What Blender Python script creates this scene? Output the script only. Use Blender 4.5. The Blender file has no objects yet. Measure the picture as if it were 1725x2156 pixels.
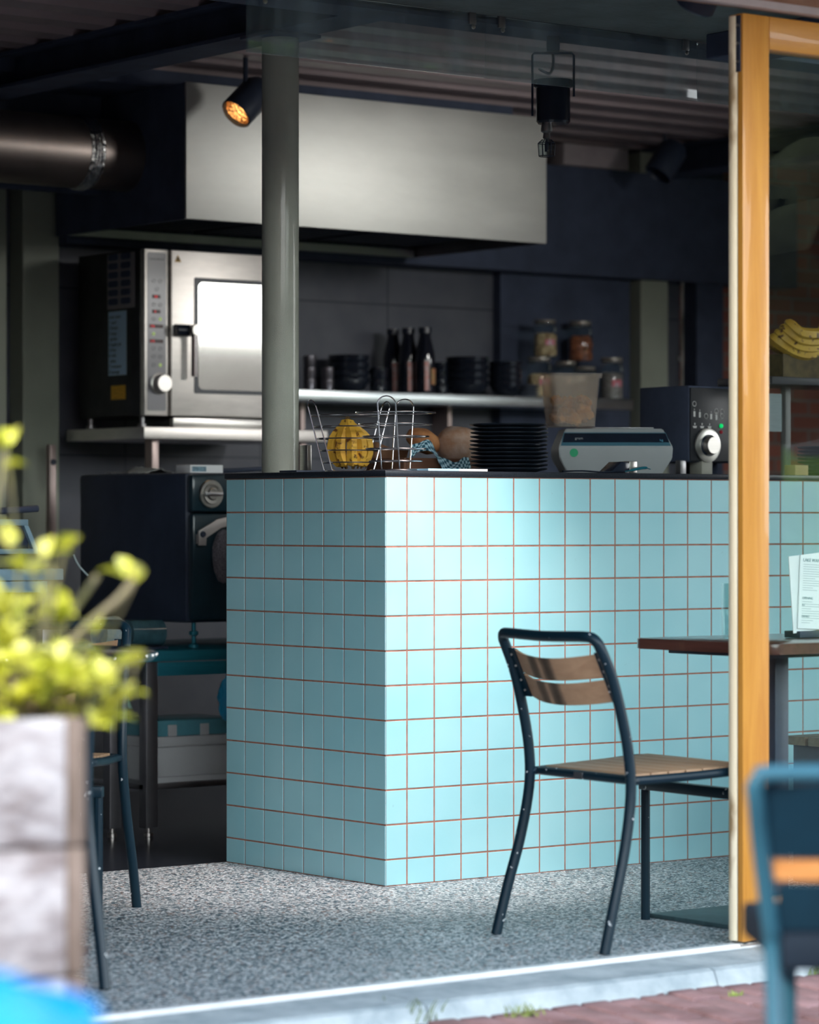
import bpy, bmesh, math, random
from mathutils import Vector, Matrix, noise
random.seed(7)
PI = math.pi
SC = bpy.context.scene
COL = SC.collection

# ------------------------------------------------------------------ camera frame
TH = math.radians(37.5); F = 6600.0; H = 1.056
CT, ST = math.cos(TH), math.sin(TH)
CAM = Vector((-5.427, -7.185, H))
def c2w(x, y, z=0.0):                 # metres right / ahead of the lens -> room axes
    return Vector((CAM.x + x*CT + y*ST, CAM.y - x*ST + y*CT, z))
def at_b(px, py, b):                  # point seen at a pixel, on the plane Y = b
    k = (px-862.5)/F
    yc = (b-CAM.y)/(CT-ST*k)
    p = c2w(k*yc, yc); p.z = H+(1093-py)*yc/F
    return p
def at_a(px, py, a):
    k = (px-862.5)/F
    yc = (a-CAM.x)/(ST+CT*k)
    p = c2w(k*yc, yc); p.z = H+(1093-py)*yc/F
    return p
def at_d(px, py, d):                  # point seen at a pixel, d metres ahead
    p = c2w((px-862.5)/F*d, d); p.z = H+(1093-py)*d/F
    return p

# ------------------------------------------------------------------ materials
MATS = {}
def new_mat(name):
    m = bpy.data.materials.new(name); m.use_nodes = True
    nt = m.node_tree
    return m, nt, nt.nodes['Principled BSDF']
def N(nt, t, **kw):
    n = nt.nodes.new(t)
    for k, v in kw.items():
        if k.startswith('i_'): n.inputs[k[2:].replace('_', ' ')].default_value = v
        else: setattr(n, k, v)
    return n
def rgba(c): return (c[0], c[1], c[2], 1)
def ramp(nt, fac, stops, interp='LINEAR'):
    r = nt.nodes.new('ShaderNodeValToRGB'); r.color_ramp.interpolation = interp
    e = r.color_ramp.elements
    while len(e) < len(stops): e.new(0.5)
    for i, (p, c) in enumerate(stops): e[i].position = p; e[i].color = rgba(c)
    nt.links.new(fac, r.inputs[0]); return r.outputs[0]
def coords(nt, scale=(1,1,1), kind='Object'):
    tc = nt.nodes.new('ShaderNodeTexCoord'); mp = nt.nodes.new('ShaderNodeMapping')
    mp.inputs['Scale'].default_value = scale
    nt.links.new(tc.outputs[kind], mp.inputs[0]); return mp.outputs[0]
def mat(name, col, rough=.5, metal=0, var=.0, vscale=8, stretch=(1,1,1), bump=0, bscale=60, spec=.5, rvar=0, coat=0, trans=0, ior=1.45, emis=None, estr=0, aniso=0, col2=None, detail=4):
    if name in MATS: return MATS[name]
    m, nt, b = new_mat(name)
    b.inputs['Base Color'].default_value = rgba(col)
    b.inputs['Roughness'].default_value = rough
    b.inputs['Metallic'].default_value = metal
    b.inputs['Specular IOR Level'].default_value = spec
    b.inputs['Coat Weight'].default_value = coat
    b.inputs['Coat Roughness'].default_value = .08
    b.inputs['Transmission Weight'].default_value = trans
    b.inputs['IOR'].default_value = ior
    b.inputs['Anisotropic'].default_value = aniso
    if emis: b.inputs['Emission Color'].default_value = rgba(emis); b.inputs['Emission Strength'].default_value = estr
    co = None
    if var or col2:
        co = coords(nt, stretch)
        nz = N(nt, 'ShaderNodeTexNoise', i_Scale=vscale, i_Detail=detail, i_Roughness=.6)
        nt.links.new(co, nz.inputs['Vector'])
        c2 = col2 if col2 else tuple(min(1, x*(1+var)) for x in col)
        c1 = col if col2 else tuple(x*(1-var) for x in col)
        nt.links.new(ramp(nt, nz.outputs[0], [(.32, c1), (.68, c2)]), b.inputs['Base Color'])
        if rvar:
            mr = N(nt, 'ShaderNodeMapRange'); mr.inputs['To Min'].default_value = max(0, rough-rvar); mr.inputs['To Max'].default_value = rough+rvar
            nt.links.new(nz.outputs[0], mr.inputs[0]); nt.links.new(mr.outputs[0], b.inputs['Roughness'])
    if bump:
        co = co or coords(nt, stretch)
        n2 = N(nt, 'ShaderNodeTexNoise', i_Scale=bscale, i_Detail=3)
        bp = N(nt, 'ShaderNodeBump', i_Strength=bump, i_Distance=.01)
        nt.links.new(co, n2.inputs['Vector']); nt.links.new(n2.outputs[0], bp.inputs['Height']); nt.links.new(bp.outputs[0], b.inputs['Normal'])
    MATS[name] = m; return m

NAVY = mat('lifted_black_blue', (.030,.042,.072), .45, var=.2)  # blue lift of the dark interior put into the base colour
NAVYM = mat('matt_black_blue', (.050,.066,.112), .75, var=.2)  # matt blue-black, raised in place of fill light
GLOSSBLK = mat('gloss_black', (.014,.020,.034), .18, var=.2)
STEEL = mat('brushed_steel', (.62,.60,.57), .33, 1, var=.08, vscale=5, stretch=(1,1,30), rvar=.05)
STEELD = mat('dull_steel', (.34,.34,.35), .4, 1, var=.12, vscale=6)
HOODST = mat('hood_steel', (.74,.75,.72), .55, 1, var=.07, vscale=2.2, stretch=(1,1,3), rvar=.05)
OVENST = mat('oven_steel', (.88,.84,.80), .46, 1, var=.07, vscale=7, stretch=(1,1,4), rvar=.06)
CHROME = mat('chrome_wire', (.88,.88,.90), .2, 1, var=.1, vscale=30)
TEALST = mat('teal_steel', (.02,.20,.27), .42, .35, var=.15, vscale=4, stretch=(1,1,10))  # teal base colour with slight variation
COLUMNM = mat('sage_grey_paint', (.42,.45,.38), .4, var=.1, vscale=3, bump=.25, bscale=420, coat=.4)
PILLARM = mat('pillar_paint', (.30,.33,.27), .6, var=.1, vscale=3, bump=.05)
DECKM = mat('deck_metal', (.30,.24,.25), .5, var=.1, vscale=4)
CONCR = mat('soffit_grey', (.10,.125,.13), .6, var=.3, vscale=5, bump=.2, bscale=40)
GRANITE = mat('black_granite', (.012,.016,.024), .3, var=.6, vscale=220)
GROUT = mat('brown_grout', (.34,.14,.10), .9, var=.25, vscale=30)
ALU = mat('aluminium_strip', (.82,.84,.86), .45, .3, var=.1, vscale=12)
WHITEP = mat('white_paper', (.90,.94,.95), .8, var=.03)
def tile_mat():
    m, nt, b = new_mat('pale_blue_tile')
    co = coords(nt)
    n1 = N(nt, 'ShaderNodeTexNoise', i_Scale=3.0, i_Detail=2); nt.links.new(co, n1.inputs['Vector'])
    c = ramp(nt, n1.outputs[0], [(.3, (.29,.60,.67)), (.7, (.36,.66,.72))])
    n2 = N(nt, 'ShaderNodeTexNoise', i_Scale=55, i_Detail=6); nt.links.new(co, n2.inputs['Vector'])
    f = ramp(nt, n2.outputs[0], [(.715, (0,0,0)), (.76, (.35,.35,.35))])
    mx = N(nt, 'ShaderNodeMixRGB'); nt.links.new(f, mx.inputs[0]); nt.links.new(c, mx.inputs[1]); mx.inputs[2].default_value = (.22,.30,.32,1)
    nt.links.new(mx.outputs[0], b.inputs['Base Color'])
    b.inputs['Roughness'].default_value = .34
    b.inputs['Coat Weight'].default_value = .7; b.inputs['Coat Roughness'].default_value = .28
    n3 = N(nt, 'ShaderNodeTexNoise', i_Scale=14, i_Detail=2); nt.links.new(co, n3.inputs['Vector'])
    bp = N(nt, 'ShaderNodeBump', i_Strength=.06, i_Distance=.01); nt.links.new(n3.outputs[0], bp.inputs['Height']); nt.links.new(bp.outputs[0], b.inputs['Normal'])
    return m
TILE = tile_mat()
def terrazzo():
    m, nt, b = new_mat('pebble_floor')
    co = coords(nt)
    v = N(nt, 'ShaderNodeTexVoronoi', i_Scale=128); nt.links.new(co, v.inputs['Vector'])
    sp = N(nt, 'ShaderNodeSeparateColor'); nt.links.new(v.outputs['Color'], sp.inputs[0])
    c = ramp(nt, sp.outputs[0], [(0, (.03,.07,.10)), (.15, (.10,.17,.21)), (.28, (.32,.38,.40)), (.45, (.68,.73,.74)), (.62, (.86,.90,.92)), (.86, (.42,.26,.21)), (.92, (.92,.95,.95))], 'CONSTANT')
    v2 = N(nt, 'ShaderNodeTexVoronoi', i_Scale=128, feature='DISTANCE_TO_EDGE'); nt.links.new(co, v2.inputs['Vector'])
    e = ramp(nt, v2.outputs['Distance'], [(.02, (0,0,0)), (.09, (1,1,1))])
    n = N(nt, 'ShaderNodeTexNoise', i_Scale=2.2, i_Detail=5); nt.links.new(co, n.inputs['Vector'])
    mx = N(nt, 'ShaderNodeMixRGB'); nt.links.new(e, mx.inputs[0]); mx.inputs[1].default_value = (.11,.15,.18,1); nt.links.new(c, mx.inputs[2])
    m2 = N(nt, 'ShaderNodeMixRGB', blend_type='MULTIPLY'); m2.inputs[0].default_value = .35
    nt.links.new(mx.outputs[0], m2.inputs[1]); nt.links.new(ramp(nt, n.outputs[0], [(.3, (.65,.67,.7)), (.7, (1,1,1))]), m2.inputs[2])
    nt.links.new(m2.outputs[0], b.inputs['Base Color']); b.inputs['Roughness'].default_value = .55
    bp = N(nt, 'ShaderNodeBump', i_Strength=.5, i_Distance=.003); nt.links.new(v2.outputs['Distance'], bp.inputs['Height']); nt.links.new(bp.outputs[0], b.inputs['Normal'])
    return m
PEBBLE = terrazzo()
def grid_wall(name, c1, c2, jc, u0, du, v0, dv, w=.004, rough=.5):
    m, nt, b = new_mat(name)
    tc = nt.nodes.new('ShaderNodeTexCoord'); s = nt.nodes.new('ShaderNodeSeparateXYZ'); nt.links.new(tc.outputs['Object'], s.inputs[0])
    outs = []
    for o, o0, d in ((s.outputs[0], u0, du), (s.outputs[2], v0, dv)):
        a1 = N(nt, 'ShaderNodeMath', operation='SUBTRACT'); nt.links.new(o, a1.inputs[0]); a1.inputs[1].default_value = o0-d*40.5
        a2 = N(nt, 'ShaderNodeMath', operation='MODULO'); nt.links.new(a1.outputs[0], a2.inputs[0]); a2.inputs[1].default_value = d
        a3 = N(nt, 'ShaderNodeMath', operation='SUBTRACT'); nt.links.new(a2.outputs[0], a3.inputs[0]); a3.inputs[1].default_value = d/2
        a4 = N(nt, 'ShaderNodeMath', operation='ABSOLUTE'); nt.links.new(a3.outputs[0], a4.inputs[0])
        a5 = N(nt, 'ShaderNodeMath', operation='LESS_THAN'); nt.links.new(a4.outputs[0], a5.inputs[0]); a5.inputs[1].default_value = w
        outs.append(a5.outputs[0])
    mm = N(nt, 'ShaderNodeMath', operation='MAXIMUM'); nt.links.new(outs[0], mm.inputs[0]); nt.links.new(outs[1], mm.inputs[1])
    n = N(nt, 'ShaderNodeTexNoise', i_Scale=6, i_Detail=6); nt.links.new(tc.outputs['Object'], n.inputs['Vector'])
    mx = N(nt, 'ShaderNodeMixRGB'); nt.links.new(mm.outputs[0], mx.inputs[0]); nt.links.new(ramp(nt, n.outputs[0], [(.3, c1), (.7, c2)]), mx.inputs[1]); mx.inputs[2].default_value = rgba(jc)
    nt.links.new(mx.outputs[0], b.inputs['Base Color']); b.inputs['Roughness'].default_value = rough
    return m
SLATE = grid_wall('slate_wall_tile', (.062,.070,.095), (.095,.102,.125), (.03,.036,.05), 2.39, .64, 1.942, .64)
KFLOOR = grid_wall('dark_kitchen_floor', (.018,.024,.04), (.028,.034,.05), (.012,.015,.024), 0, .3, 0, .3, .003, .22)
def brick_mat(name, c1, c2, mc, sx, scale, rot=(0,0,0), dark=1):
    m, nt, b = new_mat(name)
    tc = nt.nodes.new('ShaderNodeTexCoord'); mp = nt.nodes.new('ShaderNodeMapping'); mp.inputs['Rotation'].default_value = rot
    nt.links.new(tc.outputs['Object'], mp.inputs[0])
    br = N(nt, 'ShaderNodeTexBrick', i_Scale=scale); br.inputs['Color1'].default_value = rgba(c1); br.inputs['Color2'].default_value = rgba(c2); br.inputs['Mortar'].default_value = rgba(mc)
    br.inputs['Mortar Size'].default_value = .025; br.inputs['Brick Width'].default_value = .9; br.inputs['Row Height'].default_value = .28
    nt.links.new(mp.outputs[0], br.inputs[0]); nt.links.new(br.outputs[0], b.inputs['Base Color']); b.inputs['Roughness'].default_value = .9
    return m
BRICKW = brick_mat('red_brick_wall', (.34,.11,.08), (.20,.075,.06), (.20,.17,.16), 1, 4.2, (PI/2,0,0))
def wood(name, c1, c2, axis=2, sc=5, rough=.45, coat=0, contrast=.0, worn=None):
    m, nt, b = new_mat(name)
    st = [14, 14, 14]; st[axis] = 1.0
    co = coords(nt, tuple(st))
    n = N(nt, 'ShaderNodeTexNoise', i_Scale=sc, i_Detail=6, i_Roughness=.65, i_Distortion=.6); nt.links.new(co, n.inputs['Vector'])
    c = ramp(nt, n.outputs[0], [(.3, c1), (.7, c2)])
    if worn:
        n2 = N(nt, 'ShaderNodeTexNoise', i_Scale=3.2, i_Detail=4); nt.links.new(coords(nt, tuple([3,3,1])), n2.inputs['Vector'])
        mx = N(nt, 'ShaderNodeMixRGB'); nt.links.new(ramp(nt, n2.outputs[0], [(.60, (0,0,0)), (.68, (1,1,1))]), mx.inputs[0])
        nt.links.new(c, mx.inputs[1]); mx.inputs[2].default_value = rgba(worn); c = mx.outputs[0]
    nt.links.new(c, b.inputs['Base Color']); b.inputs['Roughness'].default_value = rough; b.inputs['Coat Weight'].default_value = coat
    bp = N(nt, 'ShaderNodeBump', i_Strength=.15, i_Distance=.004); nt.links.new(n.outputs[0], bp.inputs['Height']); nt.links.new(bp.outputs[0], b.inputs['Normal'])
    return m
DOORW = wood('honey_door_wood', (.50,.20,.022), (.66,.31,.05), 2, 2.2, .4, .3)
DOORWH = wood('honey_rail_wood', (.50,.20,.022), (.66,.31,.05), 0, 2.2, .4, .3)
NOSEW = wood('pale_worn_wood', (.80,.66,.42), (.95,.86,.66), 2, 1.5, .6, 0, worn=(.36,.25,.13))
SLATW = wood('tan_slat_wood', (.38,.23,.135), (.50,.32,.19), 1, 4, .55)
SLATX = wood('tan_slat_wood_across', (.40,.24,.14), (.52,.33,.20), 1, 3, .55)
TABLEW = wood('red_brown_table_wood', (.07,.026,.02), (.13,.05,.036), 1, 3, .28, .5)
BENCHW = wood('bench_wood', (.16,.12,.075), (.24,.18,.11), 0, 3, .5)
PLANKW = mat('weathered_planter_plank', (.13,.095,.095), .9, col2=(.52,.50,.53), vscale=8, stretch=(1,1,2.4), bump=.4, bscale=30)
PLANKD = mat('weathered_planter_end', (.11,.08,.065), .9, col2=(.22,.17,.15), vscale=6, stretch=(3,3,1))
def chip_paint(name, base, chip, thr=.70):
    m, nt, b = new_mat(name)
    co = coords(nt)
    n = N(nt, 'ShaderNodeTexNoise', i_Scale=42, i_Detail=3, i_Roughness=.6); nt.links.new(co, n.inputs['Vector'])
    f = ramp(nt, n.outputs[0], [(thr, (0,0,0)), (thr+.015, (1,1,1))])
    mx = N(nt, 'ShaderNodeMixRGB'); nt.links.new(f, mx.inputs[0]); mx.inputs[1].default_value = rgba(base); mx.inputs[2].default_value = rgba(chip)
    nt.links.new(mx.outputs[0], b.inputs['Base Color']); b.inputs['Roughness'].default_value = .38; b.inputs['Specular IOR Level'].default_value = .25
    b.inputs['Coat Weight'].default_value = .08; b.inputs['Coat Roughness'].default_value = .2
    return m
FRAMEP = chip_paint('chipped_blue_black_paint', (.004,.020,.034), (.62,.66,.68), .685)
FRAMEC = chip_paint('smooth_blue_paint', (.022,.085,.13), (.5,.6,.65), .9)
def glass_mat(name='clear_glass', tint=(.93,.97,.96), rough=0.0):
    m = bpy.data.materials.new(name); m.use_nodes = True; nt = m.node_tree; nt.nodes.clear()
    o = nt.nodes.new('ShaderNodeOutputMaterial'); t = nt.nodes.new('ShaderNodeBsdfTransparent'); g = nt.nodes.new('ShaderNodeBsdfGlossy')
    t.inputs[0].default_value = rgba(tint); g.inputs['Roughness'].default_value = rough; g.inputs[0].default_value = (1,1,1,1)
    fr = nt.nodes.new('ShaderNodeFresnel'); gm = nt.nodes.new('ShaderNodeNewGeometry'); ir = N(nt, 'ShaderNodeMapRange'); ir.inputs['To Min'].default_value = 1.5; ir.inputs['To Max'].default_value = 1/1.5; nt.links.new(gm.outputs['Backfacing'], ir.inputs[0]); nt.links.new(ir.outputs[0], fr.inputs[0]); mx = nt.nodes.new('ShaderNodeMixShader')
    nt.links.new(fr.outputs[0], mx.inputs[0]); nt.links.new(t.outputs[0], mx.inputs[1]); nt.links.new(g.outputs[0], mx.inputs[2]); nt.links.new(mx.outputs[0], o.inputs[0])
    return m
GLASS = glass_mat()
GLASSJ = glass_mat('jar_glass', (.86,.92,.92), .03)
def milky():
    m, nt, b = new_mat('milky_plastic'); b.inputs['Base Color'].default_value = (.60,.54,.48,1); b.inputs['Roughness'].default_value = .35
    t = nt.nodes.new('ShaderNodeBsdfTransparent'); t.inputs[0].default_value = (.95,.9,.84,1); mx = nt.nodes.new('ShaderNodeMixShader'); mx.inputs[0].default_value = .24
    nt.links.new(t.outputs[0], mx.inputs[1]); nt.links.new(b.outputs[0], mx.inputs[2]); nt.links.new(mx.outputs[0], nt.nodes['Material Output'].inputs[0]); return m
PLASTIC = milky()
def haze_glass():  # pale diffuse haze in the colour stands in for reflections
    m = glass_mat('hazed_glass', (.86,.93,.94), .05); nt = m.node_tree; o = [n for n in nt.nodes if n.type == 'OUTPUT_MATERIAL'][0]; g = o.inputs[0].links[0].from_socket
    d = nt.nodes.new('ShaderNodeBsdfDiffuse'); d.inputs[0].default_value = (.55,.75,.8,1); mx = nt.nodes.new('ShaderNodeMixShader')
    nz = N(nt, 'ShaderNodeTexNoise', i_Scale=2.0, i_Detail=5); nt.links.new(coords(nt, (4,1,.6)), nz.inputs['Vector'])
    mr = N(nt, 'ShaderNodeMapRange'); mr.inputs['From Min'].default_value = .4; mr.inputs['From Max'].default_value = .75; mr.inputs['To Min'].default_value = .03; mr.inputs['To Max'].default_value = .30
    nt.links.new(nz.outputs[0], mr.inputs[0]); nt.links.new(mr.outputs[0], mx.inputs[0]); nt.links.new(g, mx.inputs[1]); nt.links.new(d.outputs[0], mx.inputs[2]); nt.links.new(mx.outputs[0], o.inputs[0]); return m
HAZE = haze_glass()

# ------------------------------------------------------------------ mesh builder
def catmull(pts, n=6, closed=False):
    P = [Vector(p) for p in pts]; out = []; L = len(P)
    rng = range(L if closed else L-1)
    for i in rng:
        if closed: p0, p1, p2, p3 = P[(i-1) % L], P[i], P[(i+1) % L], P[(i+2) % L]
        else: p0, p1, p2, p3 = P[max(i-1, 0)], P[i], P[i+1], P[min(i+2, L-1)]
        for k in range(n):
            t = k/n
            out.append(.5*((2*p1)+(-p0+p2)*t+(2*p0-5*p1+4*p2-p3)*t*t+(-p0+3*p1-3*p2+p3)*t**3))
    if not closed: out.append(P[-1])
    return out
class MB:
    def __init__(s): s.bm = bmesh.new()
    def quadbox(s, c, bev=0):           # 8 corners
        vs = [s.bm.verts.new(p) for p in c]
        fs = [s.bm.faces.new([vs[i] for i in f]) for f in ((0,3,2,1),(4,5,6,7),(0,1,5,4),(1,2,6,5),(2,3,7,6),(3,0,4,7))]
        if bev:
            es = set(e for f in fs for e in f.edges)
            bmesh.ops.bevel(s.bm, geom=list(es), offset=bev, segments=2, affect='EDGES', profile=.5)
        return s
    def box(s, x0, y0, z0, x1, y1, z1, bev=0, M=None):
        x0, x1 = min(x0,x1), max(x0,x1); y0, y1 = min(y0,y1), max(y0,y1); z0, z1 = min(z0,z1), max(z0,z1)
        c = [Vector(p) for p in ((x0,y0,z0),(x1,y0,z0),(x1,y1,z0),(x0,y1,z0),(x0,y0,z1),(x1,y0,z1),(x1,y1,z1),(x0,y1,z1))]
        if M: c = [M @ p for p in c]
        return s.quadbox(c, bev)
    def tube(s, path, r, seg=10, closed=False, caps=True, flat=1.0):
        P = [Vector(p) for p in path]; L = len(P); rings = []
        T = []
        for i in range(L):
            if closed: d = P[(i+1) % L]-P[(i-1) % L]
            else: d = P[min(i+1, L-1)]-P[max(i-1, 0)]
            T.append(d.normalized() if d.length > 1e-9 else Vector((0,0,1)))
        up = Vector((0,0,1)) if abs(T[0].z) < .9 else Vector((1,0,0))
        nrm = T[0].cross(up).normalized()
        for i in range(L):
            nrm = (nrm-T[i]*nrm.dot(T[i])).normalized(); bn = T[i].cross(nrm)
            rr = r[i] if isinstance(r, (list, tuple)) else r
            rings.append([s.bm.verts.new(P[i]+nrm*math.cos(2*PI*k/seg)*rr+bn*math.sin(2*PI*k/seg)*rr*flat) for k in range(seg)])
        for i in range(L if closed else L-1):
            A, B = rings[i], rings[(i+1) % L]
            for k in range(seg): s.bm.faces.new((A[k], A[(k+1) % seg], B[(k+1) % seg], B[k]))
        if caps and not closed: s.bm.faces.new(rings[0][::-1]); s.bm.faces.new(rings[-1])
        return s
    def lathe(s, prof, c=(0,0,0), seg=32, M=None, cap=True):     # prof: (r, z)
        c = Vector(c); rings = []
        for r, z in prof:
            ring = []
            for k in range(seg):
                v = Vector((r*math.cos(2*PI*k/seg), r*math.sin(2*PI*k/seg), z))
                if M: v = M @ v
                ring.append(s.bm.verts.new(v+c))
            rings.append(ring)
        for A, B in zip(rings, rings[1:]):
            for k in range(seg): s.bm.faces.new((A[k], A[(k+1) % seg], B[(k+1) % seg], B[k]))
        if cap:
            if prof[0][0] > 1e-5: s.bm.faces.new(rings[0][::-1])
            if prof[-1][0] > 1e-5: s.bm.faces.new(rings[-1])
        return s
    def prism(s, poly, d0, d1, axis='x', M=None, bev=0):         # poly of 2-tuples in the other two axes
        def P(u, v, d):
            p = {'x': (d,u,v), 'y': (u,d,v), 'z': (u,v,d)}[axis]; p = Vector(p)
            return M @ p if M else p
        A = [s.bm.verts.new(P(u, v, d0)) for u, v in poly]; B = [s.bm.verts.new(P(u, v, d1)) for u, v in poly]
        n = len(poly); fs = [s.bm.faces.new(A[::-1]), s.bm.faces.new(B)]
        for i in range(n): fs.append(s.bm.faces.new((A[i], A[(i+1) % n], B[(i+1) % n], B[i])))
        if bev:
            bmesh.ops.bevel(s.bm, geom=list(set(e for f in fs for e in f.edges)), offset=bev, segments=2, affect='EDGES', profile=.5)
        return s
    def blob(s, c, r, sub=2, amp=.15, fr=3, sc=(1,1,1), M=None, seed=0):
        ret = bmesh.ops.create_icosphere(s.bm, subdivisions=sub, radius=1)
        for v in ret['verts']:
            n = v.co.normalized(); d = 1+amp*noise.noise(n*fr+Vector((seed*3.1, seed, 0)))
            p = Vector((n.x*sc[0], n.y*sc[1], n.z*sc[2]))*r*d
            if M: p = M @ p
            v.co = p+Vector(c)
        return s
    def build(s, name, m, parent=None, smooth=True, kind=None, label=None, ang=35):
        bmesh.ops.recalc_face_normals(s.bm, faces=s.bm.faces[:])
        me = bpy.data.meshes.new(name); s.bm.to_mesh(me); s.bm.free()
        me.materials.append(m)
        o = bpy.data.objects.new(name, me); COL.objects.link(o)
        if smooth:
            for p in me.polygons: p.use_smooth = True
            me.set_sharp_from_angle(angle=math.radians(ang))
        if parent: o.parent = parent
        if kind: o['kind'] = kind
        if label: o['label'] = label
        return o
def tag(o, label, cat, group=None, kind=None):
    o['label'] = label; o['category'] = cat
    if group: o['group'] = group
    if kind: o['kind'] = kind
    return o
def thing(name, label, cat, loc=(0,0,0), rz=0, group=None):
    o = bpy.data.objects.new(name, None); COL.objects.link(o); o.empty_display_size = .05
    o.location = loc; o.rotation_euler = (0, 0, rz)
    return tag(o, label, cat, group)
def dup(root, loc, rz=None, label=None):
    r = root.copy(); COL.objects.link(r); r.location = loc
    if rz is not None: r.rotation_euler = (0, 0, rz)
    if label: r['label'] = label
    for ch in list(root.children):
        c = ch.copy(); COL.objects.link(c); c.parent = r
        for g in list(ch.children):
            d = g.copy(); COL.objects.link(d); d.parent = c
    return r
def text(name, body, size, M, m, parent, ext=.0004, align='LEFT'):
    cu = bpy.data.curves.new(name, 'FONT'); cu.body = body; cu.size = size; cu.extrude = ext; cu.align_x = align
    t = bpy.data.objects.new(name, cu); COL.objects.link(t)
    dg = bpy.context.evaluated_depsgraph_get(); dg.update()
    me = bpy.data.meshes.new_from_object(t.evaluated_get(dg))
    bpy.data.objects.remove(t); bpy.data.curves.remove(cu)
    me.transform(M); me.materials.clear(); me.materials.append(m)
    o = bpy.data.objects.new(name, me); COL.objects.link(o); o.parent = parent
    return o
def struct(name, mb, m, smooth=False):
    return mb.build(name, m, None, smooth, 'structure')

# ================================================================== SETTING
ZD = 2.67
struct('floor', MB().box(-7, -1.505, -.06, 6, .82, 0), PEBBLE)
struct('floor.001', MB().box(-7, .82, -.06, 6, 3.15, -.001), KFLOOR)
# back wall
struct('wall_back', MB().box(-7, 3.15, -.06, 4.02, 3.35, 2.9), SLATE)
struct('wall_back.001', MB().box(4.02, 3.15, -.06, 6.2, 3.35, 2.9), BRICKW)
struct('wall_left', MB().box(-7.2, -1.5, -.06, -7, 3.35, 2.9), NAVYM)
struct('wall_right', MB().box(6.0, -1.5, -.06, 6.2, 3.35, 2.9), BRICKW)
# corrugated deck ceiling, ribs along X
prof = []
y = -1.45
while y < 3.15:
    prof += [(y, ZD), (y+.115, ZD), (y+.14, ZD+.06), (y+.225, ZD+.06)]; y += .25
prof += [(3.16, ZD+.06), (3.16, ZD+.2), (-1.45, ZD+.2)]
struct('ceiling', MB().prism(prof, -7, 6, 'x'), DECKM)
# beams
def ibeam(a0, a1, b0, b1, z0, z1, axis):
    m = MB()
    if axis == 'y':
        c = (a0+a1)/2
        m.box(a0, b0, z0, a1, b1, z0+.012); m.box(a0, b0, z1-.012, a1, b1, z1); m.box(c-.01, b0, z0+.012, c+.01, b1, z1-.012)
    else:
        c = (b0+b1)/2
        m.box(a0, b0, z0, a1, b1, z0+.012); m.box(a0, b0, z1-.012, a1, b1, z1); m.box(a0, c-.01, z0+.012, a1, c+.01, z1-.012)
    return m
struct('trim_1', ibeam(.05, .21, .30, 3.15, 2.545, ZD, 'y'), NAVYM)
struct('trim_2', ibeam(-7, 6, .14, .30, 2.545, ZD, 'x'), NAVYM)
struct('trim_3', ibeam(3.70, 3.86, .30, 3.15, 2.545, ZD, 'y'), NAVYM)
struct('trim_30', MB().box(-7, 2.30, 2.61, 2.36, 2.99, ZD), NAVYM)  # dark box added above the hood where there is only shade
struct('wall_back.005', MB().box(-7, 2.665, 2.25, .70, 2.70, ZD), NAVYM)  # dark sheet added behind the duct in place of ceiling shade
# pillars in the back wall
pil = lambda a0, a1: MB().box(a0, 3.05, 0, a1, 3.15, ZD, .004)
struct('trim_4', pil(.594, .753), PILLARM)
struct('trim_5', pil(3.70, 3.86), PILLARM)
struct('trim_6', pil(.33, .525), PILLARM)
struct('wall_back.002', MB().box(.753, 3.0, 2.1, 4.6, 3.15, 2.56), NAVYM)
struct('wall_back.003', MB().box(2.95, 3.10, 0, 3.68, 3.149, 2.56), NAVYM)
struct('wall_back.004', MB().box(4.03, 3.05, 0, 4.19, 3.15, 2.6), NAVYM)
# fascia, soffit, kerb
LINT = mat('rusty_brown_steel', (.20,.085,.05), .6, col2=(.34,.17,.11), vscale=9, bump=.2)
struct('trim_7', MB().box(-7, -1.56, 2.335, 6, -1.46, 2.95), LINT)
struct('trim_8', MB().box(-7, -1.575, 2.318, 6, -1.55, 2.338, .002), mat('pale_edge_strip', (.42,.36,.36), .5, var=.1))
struct('ceiling.001', MB().box(-7, -1.46, 2.478, 6, -.30, 2.50), CONCR)
struct('trim_9', MB().box(.86, -1.40, 2.405, 1.02, -.42, 2.478, .004), NAVYM)
struct('trim_10', MB().box(-7, -1.535, -.05, -.06, -1.505, .006, .002).box(-.06, -1.535, -.05, 6, -1.505, -.002), ALU)
KERB = mat('bluestone_kerb', (.32,.39,.43), .8, col2=(.54,.61,.64), vscale=9, bump=.35, bscale=50)
xs = [-3.2, -2.2, -1.2, -.335, .66, 1.65, 2.65, 3.6]
kn = 11
for i in range(len(xs)-1):
    m = MB(); a0, a1 = xs[i]+.002, xs[i+1]-.002
    poly = [(-1.537, -.07), (-1.537, -.010), (-1.545, -.004), (-1.72, -.008), (-1.735, -.014), (-1.752, -.055), (-1.752, -.07)]
    m.prism([(p[0], p[1]) for p in poly], a0, a1, 'x')
    struct('trim_%d' % kn, m, KERB); kn += 1
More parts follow.
